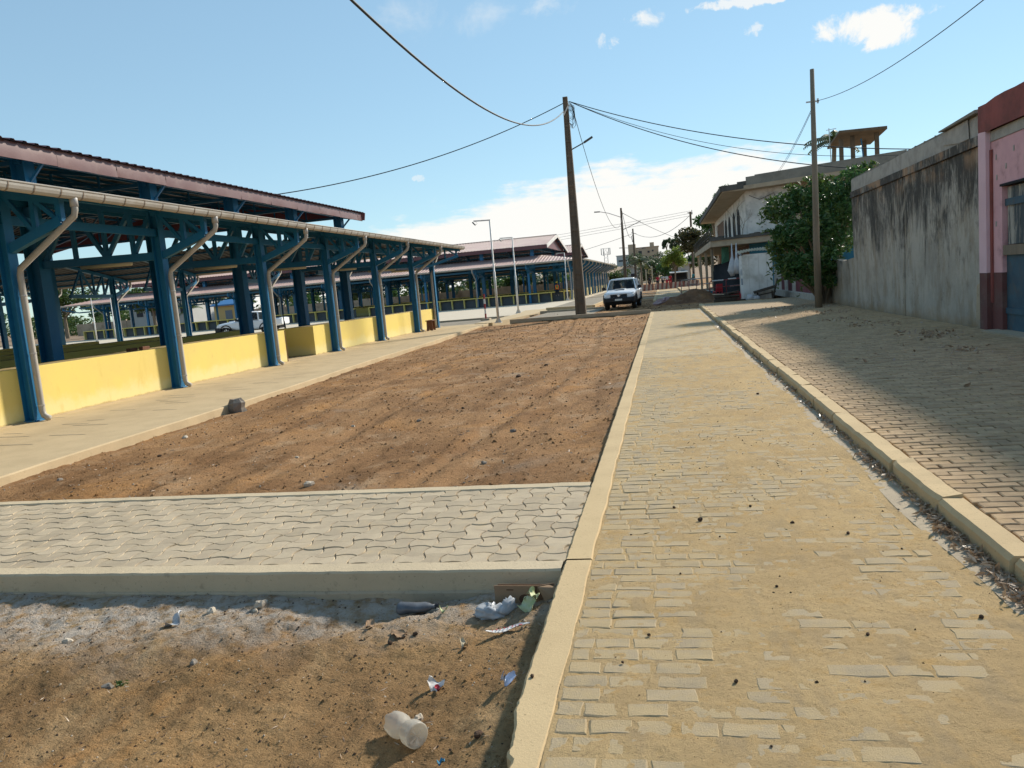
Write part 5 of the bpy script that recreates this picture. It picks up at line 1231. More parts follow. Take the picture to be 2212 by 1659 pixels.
wobj('wall', MB().prism([(-8.6, -.2), (-4.6, -.2), (-4.6, 3.2), (-6.7, 4.2), (-8.6, 3.4)], 165, 172, lambda a, b, c: (a, c, b)), 'far_white', gh); wobj('roof', MB().bar((-8.9, 168, 3.4), (-6.7, 168, 4.4), 7.4, .12, (0, 0, 1)).bar((-6.7, 168, 4.4), (-4.3, 168, 3.3), 7.4, .12), 'far_white', gh); wobj('window', MB().box(-6.6, -5.6, 164.9, 164.99, 1.9, 2.5), 'far_dark', gh)
block('yellow_building', 'long yellow building on the slope behind the palm', -5.6, -1.5, 215, 222, 1.0, 4.9, 'far_yellow', [(-4.4, 3.2, .9, .9), (-2.6, 3.2, .9, .9)], [4.0])
block('yellow_building', 'second yellow building half hidden by the lime tree', .2, 4.5, 225, 232, 1.0, 5.4, 'far_yellow', [(1.2, 4.0, .9, .8)])
block('blue_building', 'small pale blue building behind the lime tree', 2.4, 4.0, 122, 127, 0, 3.0, 'far_white', [(3.0, 1.8, .6, .6)])
bw = thing('boundary_wall', 'long beige boundary wall behind the market halls', 'wall', (-50, 126.6, 0))
for k in range(28): x = -108+k*3.55; wobj('wall_panel', MB().box(x, x+3.4, 126.5, 126.7, -.3, 1.9+r5.uniform(-.08, .12)), 'beige_wall', bw); wobj('wall_post', MB().box(x+3.4, x+3.55, 126.42, 126.75, -.3, 2.1), 'beige_wall', bw)
yb = thing('yellow_booth', 'small yellow booth with blue roof seen under the near hall', 'booth', (-63, 104, 0)); wobj('wall', MB().box(-65.2, -61, 104, 107, 0, 2.7), 'far_yellow', yb); wobj('roof', MB().hexa([(-65.6, 103.5, 2.7), (-60.6, 103.5, 2.7), (-60.6, 107.5, 2.7), (-65.6, 107.5, 2.7)], [(-65.6, 103.5, 2.9), (-60.6, 103.5, 2.9), (-62, 105.5, 3.6), (-64.2, 105.5, 3.6)]), 'blue_roof', yb); wobj('door', MB().box(-63.4, -62.3, 103.93, 103.99, 0, 2.0), 'notice_blue', yb)
rh = thing('red_roof_house', 'house with red tiled roof among the trees left of the second hall', 'house', (-84, 118, 0)); wobj('wall', MB().box(-90, -78, 118, 126, 0, 5), 'far_white', rh); wobj('roof', MB().hexa([(-91, 117, 5), (-77, 117, 5), (-77, 127, 5), (-91, 127, 5)], [(-88, 121.5, 7.2), (-80, 121.5, 7.2), (-80, 122.5, 7.2), (-88, 122.5, 7.2)]), 'far_red', rh)
for k in range(4): wobj('window', MB().box(-88.6+k*2.8, -87.4+k*2.8, 117.93, 117.99, 2.2, 3.6), 'far_dark', rh)
gp = block('container_hut', 'grey metal hut at the far side of the near hall', -45.5, -41, 33, 38, 0, 2.4, 'grey_panel', [(-43.2, 1.5, .8, .6)])
tm = thing('telecom_mast', 'lattice telecom mast above the colonnade of the third hall', 'mast', (-20.9, 300, 0)); mm = MB()
for sx in (-1, 1):
    for sy in (-1, 1): mm.bar((-20.9+sx*.9, 300+sy*.9, 0), (-20.9+sx*.6, 300+sy*.6, 12.4), .12, .12)
for z in np.arange(1, 12.4, 1.4): mm.bar((-21.7, 299.2, z), (-20.2, 299.3, z+1.3), .07, .07).bar((-20.1, 299.2, z), (-21.6, 299.3, z+1.3), .07, .07)
wobj('lattice', mm, 'galv', tm)
for dx in (-1.6, -.8, 1.2, 1.7): wobj('antenna', MB().box(-20.9+dx-.15, -20.9+dx+.15, 299.3, 299.6, 10.6+abs(dx)*.4, 13.6), 'galv', tm)
wobj('platform', MB().bar((-22.7, 299.4, 13.6), (-19, 299.4, 13.6), .15, .12).bar((-22.6, 299.4, 11.2), (-19.1, 299.4, 11.2), .12, .1), 'galv', tm)
ms_ = thing('market_stall', 'dark market stall with pale roof edge at the street end', 'stall', (2.1, 112, 0)); wobj('roof', MB().hexa([(.9, 110.6, 1.75), (3.4, 110.6, 1.75), (3.4, 113.4, 1.9), (.9, 113.4, 1.9)], [(.9, 110.6, 1.85), (3.4, 110.6, 1.85), (3.4, 113.4, 2.0), (.9, 113.4, 2.0)]), 'far_white', ms_)
wobj('back_sheet', MB().box(1.0, 3.3, 113.1, 113.2, 0, 1.76), 'black_tarp', ms_); wobj('counter', MB().box(1.05, 3.2, 110.9, 111.5, 0, .9), 'old_plank', ms_)
for x in (1.0, 3.25): wobj('post', MB().box(x, x+.08, 110.7, 110.78, 0, 1.76), 'pole_wood', ms_)
for k, (x, y) in enumerate(((-2.9, 101), (-2.2, 103), (-1.4, 102))): o = obj('wooden_post', MB().tube([(0, 0, 0), (.03, 0, 2.2+.35*k)], [.09, .07], 7), 'board_pale'); o.location = (x, y, 0); tag(o, 'bare pale wooden post standing behind the striped barriers', 'post', 'posts behind the barriers')

# ------------------------------------------------------------------ pickup trucks
simple('car_white', (.80, .81, .82), None, rough=.25, spec=.5); simple('car_black', (.014, .014, .016), None, rough=.55); simple('tyre_rubber', (.018, .017, .016), (.05, .04, .03), 12, .9); simple('chrome', (.6, .6, .6), None, rough=.25, metal=.9); simple('plate_white', (.66, .66, .62), None, rough=.5); simple('seat_cloth', (.035, .035, .04), None, rough=.9)
t = MT('lens', .08, 0, .6); t.color((.45, .47, .48))
t = MT('car_glass', .03, 0, .6); t.color((.02, .03, .035)); tb = N(t.n, 'ShaderNodeBsdfTransparent'); tb.inputs[0].default_value = (.62, .68, .70, 1); ms = N(t.n, 'ShaderNodeMixShader'); fr = N(t.n, 'ShaderNodeFresnel'); fr.inputs[0].default_value = 1.6
t.l.new(t.math('ADD', t.math('MULTIPLY', fr.outputs[0], .9), .22), ms.inputs[0]); t.l.new(tb.outputs[0], ms.inputs[1]); t.l.new(t.p.outputs[0], ms.inputs[2]); t.l.new(ms.outputs[0], t.n['Material Output'].inputs[0])
def loft(sections):
    """closed rings, one per station: list of (y, [(x, z), ...]) for the right half; mirrored"""
    mb = MB(); n = None
    for y, half in sections:
        ring = [(x, y, z) for x, z in half]+[(-x, y, z) for x, z in half[::-1]]; n = len(ring); mb.v += ring
    for i in range(len(sections)-1):
        for k in range(n): a = i*n+k; b = i*n+(k+1) % n; mb.f.append((a, b, b+n, a+n))
    mb.f += [tuple(range(n))[::-1], tuple(len(mb.v)-n+k for k in range(n))]
    return mb
def pickup(label, loc, rz, sc_=1.):
    c = thing('pickup_truck', label, 'pickup truck', loc, rz); c.scale = (sc_,)*3
    S = lambda y, w, zt, zb=.48, wt=None, zs=.92: (y, [(w*.90, zb), (w, zb+.10), (w, zs), ((wt or w*.93), zt-.05), ((wt or w*.93)-.10, zt), (.02, zt+.025)])
    body = obj('body', loft([S(-2.18, .70, .86, .62, .62, .74), S(-2.10, .80, .92, .60, .70, .80), S(-1.6, .86, .99, .60, .76, .88), S(-.85, .865, 1.06, .50, .78, .95), S(-.70, .865, 1.07, .45, .80, .96), S(.0, .865, 1.03, .40, .82, .95), S(.95, .865, 1.03, .40, .82, .95), S(1.0, .865, 1.06, .42, .84, .98), S(2.55, .865, 1.06, .55, .84, .98), S(2.62, .85, 1.04, .60, .82, .96)]), 'car_white', c)
    body.data.polygons.foreach_set('use_smooth', [True]*len(body.data.polygons))
    bv = body.modifiers.new('e', 'EDGE_SPLIT'); bv.split_angle = R(32)
    cabv = lambda y, w, z: [(w, y, z), (-w, y, z)]
    # greenhouse: pillars, roof and panes
    A0, A1, B0, C0, C1 = (-.72, .80, 1.06), (-.12, .64, 1.60), (.45, .66, 1.63), (.92, .65, 1.60), (1.0, .81, 1.05)
    rf_ = obj('roof', loft([(-.16, [(.66, 1.57), (.63, 1.62), (.02, 1.645)]), (.3, [(.68, 1.59), (.64, 1.655), (.02, 1.68)]), (.94, [(.67, 1.57), (.63, 1.63), (.02, 1.65)])]), 'car_white', c, True)
    pil = MB()
    for s_ in (-1, 1):
        pil.bar((s_*.80, -.74, 1.04), (s_*.655, -.13, 1.60), .055, .06).bar((s_*.80, .98, 1.02), (s_*.66, .92, 1.60), .09, .14).bar((s_*.815, .33, 1.02), (s_*.67, .33, 1.60), .05, .09)
    obj('pillars', pil, 'car_white', c)
    gl = obj('windscreen', MB().add([(-.77, -.70, 1.075), (.77, -.70, 1.075), (.63, -.135, 1.585), (-.63, -.135, 1.585)], [(0, 1, 2, 3)]), 'car_glass', c)
    obj('wiper', MB().bar((-.5, -.70, 1.09), (.0, -.66, 1.13), .02, .02).bar((.05, -.70, 1.09), (.5, -.66, 1.13), .02, .02), 'car_black', gl)
    obj('rear_window', MB().add([(-.74, .985, 1.10), (.74, .985, 1.10), (.62, .93, 1.56), (-.62, .93, 1.56)], [(0, 1, 2, 3)]), 'car_glass', c)
    for s_ in (-1, 1):
        obj('side_window', MB().add([(s_*.808, -.55, 1.06), (s_*.812, .28, 1.06), (s_*.672, .28, 1.57), (s_*.665, -.10, 1.57)], [(0, 1, 2, 3)]), 'car_glass', c)
        obj('side_window', MB().add([(s_*.812, .38, 1.06), (s_*.80, .90, 1.06), (s_*.665, .86, 1.56), (s_*.672, .38, 1.57)], [(0, 1, 2, 3)]), 'car_glass', c)
        m_ = obj('mirror', MB().cbox(s_*.99-.09, s_*.99+.09, -.62, -.53, 1.06, 1.24, .02), 'car_black', c); obj('mirror_arm', MB().bar((s_*.82, -.56, 1.10), (s_*.95, -.57, 1.12), .04, .04), 'car_black', m_)
        hl = obj('headlight', MB().hexa([(s_*.44, -2.20, .66), (s_*.72, -2.13, .66), (s_*.80, -1.95, .66), (s_*.44, -2.05, .66)], [(s_*.46, -2.15, .86), (s_*.74, -2.06, .90), (s_*.80, -1.90, .90), (s_*.46, -2.0, .86)]), 'lens', c)
        obj('bulb', MB().lathe([(0, 0), (.075, .02), (.08, .05)], 10, mat=Matrix.Translation((s_*.58, -2.12, .77)) @ Matrix.Rotation(R(-90), 4, 'X')), 'chrome', hl)
        for yy_ in (-1.45, 1.45):
            wl_ = thing('wheel', None, None, (s_*.74, yy_, .36)); wl_.parent = c;
            M_ = Matrix.Rotation(R(90*s_), 4, 'Y')
            obj('tyre', MB().lathe([(.20, -.11), (.33, -.115), (.36, -.09), (.362, 0), (.36, .09), (.33, .115), (.20, .11)], 24, mat=M_), 'tyre_rubber', wl_, True)
            rim = MB().lathe([(.20, .10), (.205, .06), (.17, .02)], 20, mat=M_)
            for a in range(6): th = a*math.pi/3; rim.bar(tuple(M_ @ Vector((.03*math.cos(th), .03*math.sin(th), .07))), tuple(M_ @ Vector((.19*math.cos(th), .19*math.sin(th), .06))), .06, .03, (s_, 0, 0))
            rim.lathe([(0, .09), (.05, .085), (.06, .05)], 10, mat=M_); obj('rim', rim, 'chrome', wl_, False)
            arch = MB()
            for k in range(9):
                a0, a1 = math.pi*k/9, math.pi*(k+1)/9; r0, r1 = .40, .47
                P4 = [(r0, a0), (r1, a0), (r1, a1), (r0, a1)]
                arch.hexa([(s_*.845, yy_+r*math.cos(a), .38+r*math.sin(a)) for r, a in P4], [(s_*.90, yy_+r*math.cos(a), .38+r*math.sin(a)) for r, a in P4])
            obj('wheel_arch', arch, 'car_black', c)
            obj('arch_liner', MB().box(s_*.62-.22, s_*.62+.22, yy_-.42, yy_+.42, .40, .78), 'car_black', c) if False else None
        obj('door_handle', MB().bar((s_*.872, .15, .93), (s_*.872, .29, .93), .02, .03), 'car_black', c)
    obj('bumper', loft([(-2.34, [(.60, .44), (.66, .50), (.66, .62), (.02, .62)]), (-2.26, [(.76, .36), (.82, .42), (.82, .66), (.02, .66)]), (-2.02, [(.84, .36), (.88, .42), (.88, .66), (.02, .66)]), (-1.90, [(.84, .40), (.88, .44), (.88, .62), (.02, .62)])]), 'car_black', c)
    obj('skid_guard', MB().hexa([(-.6, -2.20, .26), (.6, -2.20, .26), (.6, -1.7, .26), (-.6, -1.7, .26)], [(-.75, -2.28, .42), (.75, -2.28, .42), (.75, -1.7, .42), (-.75, -1.7, .42)]), 'car_black', c)
    gr = obj('grille', MB().hexa([(-.44, -2.225, .665), (.44, -2.225, .665), (.44, -2.10, .665), (-.44, -2.10, .665)], [(-.46, -2.175, .84), (.46, -2.175, .84), (.46, -2.05, .84), (-.46, -2.05, .84)]), 'car_black', c)
    em = MB().lathe([(.0, .012), (.052, .012), (.068, .006), (.068, -.02)], 16, mat=Matrix.Translation((0, -2.21, .755)) @ Matrix.Rotation(R(82), 4, 'X')).bar((-.085, -2.228, .752), (.085, -2.228, .752), .012, .032)
    obj('emblem', em, 'chrome', gr); obj('slat', MB().bar((-.44, -2.215, .72), (.44, -2.215, .72), .02, .015).bar((-.44, -2.20, .79), (.44, -2.20, .79), .02, .015), 'car_black', gr)
    obj('number_plate', MB().cbox(-.19, .19, -2.365, -2.335, .49, .585, .004), 'plate_white', c)
    sp = obj('bonnet_scoop', MB().hexa([(-.26, -1.42, 1.03), (.26, -1.42, 1.03), (.30, -1.0, 1.06), (-.30, -1.0, 1.06)], [(-.25, -1.40, 1.085), (.25, -1.40, 1.085), (.29, -1.0, 1.10), (-.29, -1.0, 1.10)]), 'car_white', c); obj('scoop_mouth', MB().box(-.23, .23, -1.425, -1.418, 1.045, 1.075), 'car_black', sp)
    obj('underbody', MB().box(-.62, .62, -1.95, 2.4, .32, .52), 'car_black', c)
    for s_ in (-1, 1):
        st_ = obj('seat', MB().cbox(s_*.36-.24, s_*.36+.24, -.05, .45, .7, 1.0, .03), 'seat_cloth', c); obj('seat_back', MB().cbox(s_*.36-.22, s_*.36+.22, .36, .50, 1.0, 1.32, .05).cbox(s_*.36-.13, s_*.36+.13, .38, .48, 1.32, 1.50, .04), 'seat_cloth', st_)
    obj('dashboard', MB().box(-.74, .74, -.66, -.38, .95, 1.09), 'car_black', c)
    sw_ = obj('tailgate', MB().box(-.78, .78, 2.60, 2.66, .62, 1.04), 'car_white', c)
    obj('load_bed', MB().box(-.74, .74, 1.08, 2.52, 1.075, 1.09), 'car_black', c)
    return c
pickup('white double-cab pickup with black bumper parked on the earth side street', (-2.24, 43.55, .0), R(-3.4), .98)
pickup('white pickup parked side-on beyond the near hall columns', (-28.6, 49.8, -.05), R(-82), .97)

# ------------------------------------------------------------------ people
simple('skin_dark', (.075, .040, .025), None, rough=.6); simple('hair_black', (.01, .01, .01), None, rough=.8); simple('vest_orange', (.85, .10, .03), None, rough=.7); simple('vest_lime', (.55, .60, .08), None, rough=.7); simple('helmet_yellow', (.75, .52, .04), None, rough=.4); simple('cloth_navy', (.02, .025, .035), None, rough=.9); simple('cloth_red', (.48, .03, .05), None, rough=.9); simple('cloth_pale', (.62, .58, .55), None, rough=.9); simple('cloth_teal', (.03, .22, .24), None, rough=.9)
def skin(name, verts, edges, radii, mat, parent, lv=1):
    me = bpy.data.meshes.new(name); me.from_pydata([tuple(v) for v in verts], edges, []); me.materials.append(MATS[mat]); o = link(name, me, parent)
    bm_ = o.modifiers.new('Skin', 'SKIN')
    if not me.skin_vertices: me.attributes  # layer is made with the modifier
    for i, r_ in enumerate(radii): me.skin_vertices[0].data[i].radius = (r_, r_)
    me.skin_vertices[0].data[0].use_root = True
    o.modifiers.new('Sub', 'SUBSURF').levels = lv; o.modifiers['Sub'].render_levels = lv; bm_.use_smooth_shade = True
    return o
def person(label, loc, rz, top_mat, leg_mat, sit=False, helmet=None, group=None, vest=None, lean=0.):
    t = thing('person', label, 'person', loc, rz, group)
    H = .0 if sit else .90                                    # hip height above the root
    hip = Vector((0, 0, H+.08 if sit else H)); ch = hip+Vector((0, -.04-lean, .34)); nk = hip+Vector((0, -.05-lean*1.2, .54)); hd = nk+Vector((0, -.03, .17))
    V = [hip, hip+Vector((0, -.02-lean*.5, .17)), ch, nk, nk+Vector((0, -.02, .07)), hd, hd+Vector((0, -.01, .09))]; E = [(0, 1), (1, 2), (2, 3), (3, 4), (4, 5), (5, 6)]; Rr = [.12, .11, .13, .06, .05, .085, .07]
    arms = []
    for s_ in (-1, 1):
        sh = ch+Vector((s_*.17, 0, .13)); el = sh+Vector((s_*.07, -.03, -.27)); wr = el+(Vector((-s_*.05, -.2, -.10)) if sit else Vector((s_*.01, -.07, -.25))); hn = wr+(Vector((-s_*.02, -.08, -.02)) if sit else Vector((0, -.02, -.09)))
        i = len(V); V += [sh, el, wr, hn]; E += [(2, i), (i, i+1), (i+1, i+2), (i+2, i+3)]; Rr += [.06, .045, .032, .036]; arms.append((sh, el))
    legs = []
    for s_ in (-1, 1):
        hp_ = hip+Vector((s_*.10, 0, -.04)); kn = hip+(Vector((s_*.12, -.42, -.02)) if sit else Vector((s_*.10, -.03, -.44))); an = kn+(Vector((0, -.02, -.42)) if sit else Vector((0, .03, -.41))); ft = an+Vector((0, -.15, -.04))
        i = len(V); V += [hp_, kn, an, ft]; E += [(0, i), (i, i+1), (i+1, i+2), (i+2, i+3)]; Rr += [.09, .06, .042, .04]; legs.append((hp_, kn, an))
    skin('body', V, E, Rr, 'skin_dark', t)
    cv = [hip+Vector((0, 0, .0)), V[1], ch, nk+Vector((0, 0, -.05))]; ce = [(0, 1), (1, 2), (2, 3)]; cr2 = [.135, .13, .150, .08]
    for sh, el in arms: i = len(cv); cv += [sh, el+(sh-el)*.2]; ce += [(2, i), (i, i+1)]; cr2 += [.075, .062]
    skin('shirt', cv, ce, cr2, top_mat, t)
    tv = [hip]; te = []; tr_ = [.14]
    for a, b, c_ in legs: i = len(tv); tv += [a, b, c_+(b-c_)*.12]; te += [(0, i), (i, i+1), (i+1, i+2)]; tr_ += [.105, .078, .06]
    skin('trousers', tv, te, tr_, leg_mat, t)
    if vest:
        o = obj('vest', loft([(-.115-.05, [(.15, hip.z+.10), (.17, ch.z+.14), (.08, nk.z-.01)]), (-.02-.05, [(.20, hip.z+.08), (.21, ch.z+.15), (.10, nk.z+.02)]), (.11-.05, [(.16, hip.z+.10), (.18, ch.z+.15), (.09, nk.z+.02)])]), vest, t, True)
        for s_ in (-1, 1): obj('stripe', MB().box(s_*.08-.022, s_*.08+.022, -.175, -.163, hip.z+.12, ch.z+.16), 'vest_lime', o)
    obj('helmet' if helmet else 'hair', MB().lathe([(.001, .125), (.06, .115), (.10, .07), (.112, .01), (.135 if helmet else .108, 0), (.10, -.01)], 14, base=hd+Vector((0, .0, .045))), helmet or 'hair_black', t, True)
    for s_ in (-1, 1): obj('shoe', MB().cbox(legs[0][2].x*0+s_*.10-.045, s_*.10+.045, legs[0][2].y-.19, legs[0][2].y+.06, legs[0][2].z-.09, legs[0][2].z-.01, .02), 'cloth_navy', t)
    return t
person('person in orange vest and yellow helmet sitting on the stall counter', (-10.05, 74.42, .95), 0, 'cloth_navy', 'cloth_navy', True, 'helmet_yellow', None, 'vest_orange', .04)
for k, (x, y, tm_, lm_, lb, rz_) in enumerate(((-.75, 104, 'cloth_red', 'cloth_navy', 'person in red shirt standing behind the striped barriers', 170), (-.1, 106, 'cloth_pale', 'cloth_navy', 'person in pale shirt beside the person in red', 30), (.45, 105, 'cloth_pale', 'cloth_red', 'person in pale top and red trousers near the market stall', 200), (-3.35, 103, 'cloth_pale', 'cloth_pale', 'person in white clothes between the far pole and the posts', 90), (3.6, 100, 'cloth_teal', 'cloth_navy', 'person in teal shirt beside the wooden fence posts', 120), (.9, 108, 'cloth_red', 'cloth_red', 'person in dark red clothes at the market stall', 10), (-1.9, 106, 'cloth_navy', 'cloth_navy', 'person in dark clothes behind the barriers', 60))):
    person(lb, (x, y, .01), R(rz_), tm_, lm_, lean=.05)
# ------------------------------------------------------------------ litter, stones, leaves
simple('rock_grey', (.25, .215, .175), (.17, .145, .12), 6, .95, bump=.6, bscale=25); simple('rock_pale', (.50, .44, .35), (.40, .33, .25), 8, .95, bump=.5, bscale=30); simple('clod_dark', (.085, .050, .030), (.055, .035, .022), 9, .95, bump=.6, bscale=50)
simple('card', (.30, .195, .115), (.26, .165, .095), 5, .9, bump=.15); simple('card_inner', (.22, .14, .085), None, rough=.9); simple('card_print', (.10, .055, .03), None, rough=.9)
simple('paper_white', (.66, .65, .63), (.58, .57, .56), 30, .8); simple('paper_blue', (.50, .56, .70), None, rough=.8); simple('ink_red', (.45, .03, .05), None, rough=.7); simple('cabbage', (.42, .46, .22), (.55, .56, .38), 20, .6)
t = MT('bag_film', .35, 0, .5); t.color((.50, .52, .54)); tb = N(t.n, 'ShaderNodeBsdfTransparent'); ms = N(t.n, 'ShaderNodeMixShader'); ms.inputs[0].default_value = .78; t.l.new(tb.outputs[0], ms.inputs[1]); t.l.new(t.p.outputs[0], ms.inputs[2]); t.l.new(ms.outputs[0], t.n['Material Output'].inputs[0])
t = MT('frosted', .35, 0, .5); t.color((.72, .70, .66)); tr = N(t.n, 'ShaderNodeBsdfTranslucent'); tr.inputs[0].default_value = (.75, .72, .66, 1); tb = N(t.n, 'ShaderNodeBsdfTransparent'); tb.inputs[0].default_value = (.95, .93, .88, 1)
m1 = N(t.n, 'ShaderNodeMixShader'); m1.inputs[0].default_value = .45; m2 = N(t.n, 'ShaderNodeMixShader'); m2.inputs[0].default_value = .6
t.l.new(t.p.outputs[0], m1.inputs[1]); t.l.new(tr.outputs[0], m1.inputs[2]); t.l.new(m1.outputs[0], m2.inputs[1]); t.l.new(tb.outputs[0], m2.inputs[2]); t.l.new(m2.outputs[0], t.n['Material Output'].inputs[0])
simple('bottle_grey', (.12, .13, .145), (.085, .09, .10), 20, .35)
def put(o, px, py, z, dz=0., rz=0., label=None, cat=None, group=None, tilt=(0, 0)):
    p = gz(px, py, z); o.location = (p.x, p.y, zfun_near(p.x, p.y)+dz if z < -.05 and p.y < 4.17 else (zfun_main(p.x, p.y)+dz if z < -.05 else z+dz)); o.rotation_euler = (*tilt, rz); return tag(o, label, cat, group)
# frosted waisted bottle, mouth cut off, lying on the earth
bt = thing('plastic_bottle', 'frosted waisted plastic bottle lying on the bare earth', 'bottle', (0, 0, 0))
prof = [(0, .004), (.040, .004), (.047, .001), (.052, .006), (.053, .02), (.052, .05), (.043, .072), (.031, .088), (.038, .104), (.050, .122), (.053, .145), (.051, .165), (.046, .182), (.040, .195)]
mbt = MB().lathe(prof, 22)
mbt.v = [(x*(1-.22*max(0, min(1, (z-.12)/.05))*(1 if x > 0 else .2)), y, z+.010*math.sin(5*math.atan2(y, x))*max(0, (z-.12)/.08)) for x, y, z in mbt.v]
bo = obj('bottle_body', mbt, 'frosted', bt, True); bo.modifiers.new('s', 'SOLIDIFY').thickness = .0016
p = gz(905, 1612, -.16); bt.location = (p.x, p.y, zfun_near(p.x, p.y)+.052)
bo.rotation_euler = (R(-94), 0, 0); bt.rotation_euler = (0, 0, R(52))
# crushed grey bottle
cbm = MB().lathe([(0, 0), (.036, .002), (.043, .02), (.040, .07), (.044, .12), (.040, .16), (.022, .19), (.014, .20), (.014, .225), (0, .226)], 18)
cbm.v = [(x*(.72+.2*math.sin(z*38)), y*(1+.10*math.sin(z*61+1)), z) for x, y, z in cbm.v]
cb2 = thing('crushed_bottle', 'crushed dark grey plastic bottle lying below the path edge', 'bottle'); o = obj('bottle_body', cbm, 'bottle_grey', cb2, True); o.rotation_euler = (0, R(90), 0); o.location = (-.10, 0, 0)
o2 = obj('cap', MB().lathe([(.0165, 0), (.0165, .018), (0, .018)], 12, mat=Matrix.Translation((.12, 0, 0)) @ Matrix.Rotation(R(90), 4, 'Y')), 'car_black', cb2)
put(cb2, 896, 1316, -.15, .035, R(8))
# cardboard box with print, flaps folded back, set in the corner
bxp = gz(1113, 1306, -.12); bx = thing('cardboard_box', 'flattened brown cardboard box propped in the path corner', 'box', (bxp.x, 4.02, zfun_near(bxp.x, 4.05)-.01), R(-2))
mf = MB().box(-.125, .125, -.004, .0, 0, .105); obj('front_panel', mf, 'card', bx)
obj('side_panel', MB().hexa([(.125, -.004, 0), (.20, .05, 0), (.20, .054, 0), (.125, 0, 0)], [(.125, -.004, .105), (.205, .05, .10), (.205, .054, .10), (.125, 0, .105)]), 'card_inner', bx)
obj('back_panel', MB().box(-.12, .2, .055, .058, 0, .09), 'card_inner', bx)
obj('flap', MB().add([(.125, -.006, .10), (.165, -.03, .02), (.21, -.02, .05), (.235, .02, .085), (.18, .03, .098)], [(0, 1, 2), (0, 2, 3), (0, 3, 4)]), 'card', bx)
obj('flap', MB().add([(.21, -.02, .0), (.235, .03, .085), (.205, .05, .10), (.20, .0, .02)], [(0, 1, 2, 3)]), 'card', bx)
obj('print', MB().prism([(.045+.032*math.cos(a*.524), .028+.028*math.sin(a*.524)) for a in range(12)], -.0055, -.0045, lambda a, b, c: (a, c, b)), 'card_print', bx)
obj('print', MB().box(-.055, -.015, -.0055, -.0045, .078, .084), 'card_print', bx); obj('print', MB().box(.095, .122, -.0055, -.0045, .03, .104), 'card_print', bx)
# thin bag, cabbage leaf, wrapper strip, scraps
bag = obj('plastic_bag', lump(.085, .055, .045, 61, 20, 14, .34), 'bag_film', None, True); put(bag, 1063, 1322, -.14, .018, .3, 'crumpled clear plastic bag lying before the cardboard box', 'bag')
b3 = obj('plastic_bag', lump(.055, .03, .05, 62, 12, 8, .4), 'bag_film', None, True); put(b3, 1098, 1318, -.14, .02, .9, 'torn wisp of clear plastic beside the crumpled bag', 'bag')
def flake(n, L, Wd, curl, seed, th=.0022):
    r = random.Random(seed); mb = MB(); m_ = 4
    for s_ in (0, 1):
        for i in range(n+1):
            for j in range(m_+1):
                u, v = i/n, j/m_-.5; w_ = Wd*(math.sin(math.pi*min(max(u, .06), .94))**.45)*(1+.12*r.uniform(-1, 1)); mb.v.append(((u-.5)*L, v*w_, curl*((2*u-1)**2)+curl*1.4*(2*v)**2*math.sin(u*7+seed)*.6+r.uniform(-1, 1)*curl*.18+th*s_))
    K = (n+1)*(m_+1)
    for i in range(n):
        for j in range(m_): a = i*(m_+1)+j; mb.f += [(a, a+1, a+m_+2, a+m_+1), (K+a, K+a+m_+1, K+a+m_+2, K+a+1)]
    rim = [j for j in range(m_+1)]+[i*(m_+1)+m_ for i in range(1, n+1)]+[n*(m_+1)+j for j in range(m_-1, -1, -1)]+[i*(m_+1) for i in range(n-1, 0, -1)]
    for a, b in zip(rim, rim[1:]+rim[:1]): mb.f.append((a, b, b+K, a+K))
    return mb
cbg = thing('cabbage_scrap', 'pale cabbage leaf scrap lying in front of the cardboard box', 'vegetable scrap'); obj('leaf', flake(8, .10, .075, .03, 3), 'cabbage', cbg, True); o = obj('leaf', flake(8, .07, .06, .03, 5), 'cabbage', cbg, True); o.location = (.05, .02, .02); o.rotation_euler = (.6, .3, 1.2)
put(cbg, 1140, 1312, -.12, .03, .6, tilt=(.5, -.4))
wr = thing('wrapper_strip', 'long white wrapper strip with red lettering lying on the earth', 'wrapper'); obj('strip', flake(16, .235, .028, .010, 9), 'paper_white', wr, True)
for k in range(7):
    x = -.085+k*.021; q = MB().bar((x, -.006, .0065), (x+.004, .006, .0075), .0028, .001)
    if k % 2: q.bar((x, .006, .0075), (x+.012, .005, .0075), .0026, .001)
    obj('lettering', q, 'ink_red', wr)
obj('lettering', MB().prism([(.068+.010*math.cos(a*.785), .0075*math.sin(a*.785)) for a in range(8)], .007, .0083), 'ink_red', wr)
put(wr, 1098, 1362, -.15, .014, R(27))
for k, (px, py, L, Wd, m_, lb, c_) in enumerate(((941, 1484, .075, .06, 'paper_white', 'crumpled white and red paper wrapper on the bare earth', 'wrapper'), (1096, 1497, .075, .04, 'paper_blue', 'torn scrap of bluish white paper near the crumbling edging', 'paper scrap'), (800, 1352, .11, .05, 'card', 'torn piece of brown cardboard lying on the earth', 'cardboard scrap'), (862, 1368, .10, .06, 'card', 'folded brown cardboard scrap beside the wrapper strip', 'cardboard scrap'), (953, 1651, .03, .018, 'crate_blue', 'tiny turquoise plastic chip on the earth', 'plastic chip'), (380, 1347, .12, .085, 'bag_film', 'torn clear plastic cup lying in cement dust', 'plastic cup'), (1003, 1395, .07, .03, 'board_pale', 'pale dry husk lying below the wrapper strip', 'husk'), (960, 1330, .05, .02, 'cabbage', 'small yellow leaf lying before the plastic bag', 'leaf'))):
    o = obj(c_.replace(' ', '_'), flake(7, L, Wd, .016+.012*(k in (0, 1, 5)), 20+k), m_, None, True); put(o, px, py, -.16, .016, k*.9, lb, c_, tilt=((.5, .3) if k in (0, 1, 5) else (0, 0)))
    if k == 0: obj('print', flake(5, .03, .025, .01, 31), 'ink_red', o, True).location = (.015, -.012, .012)
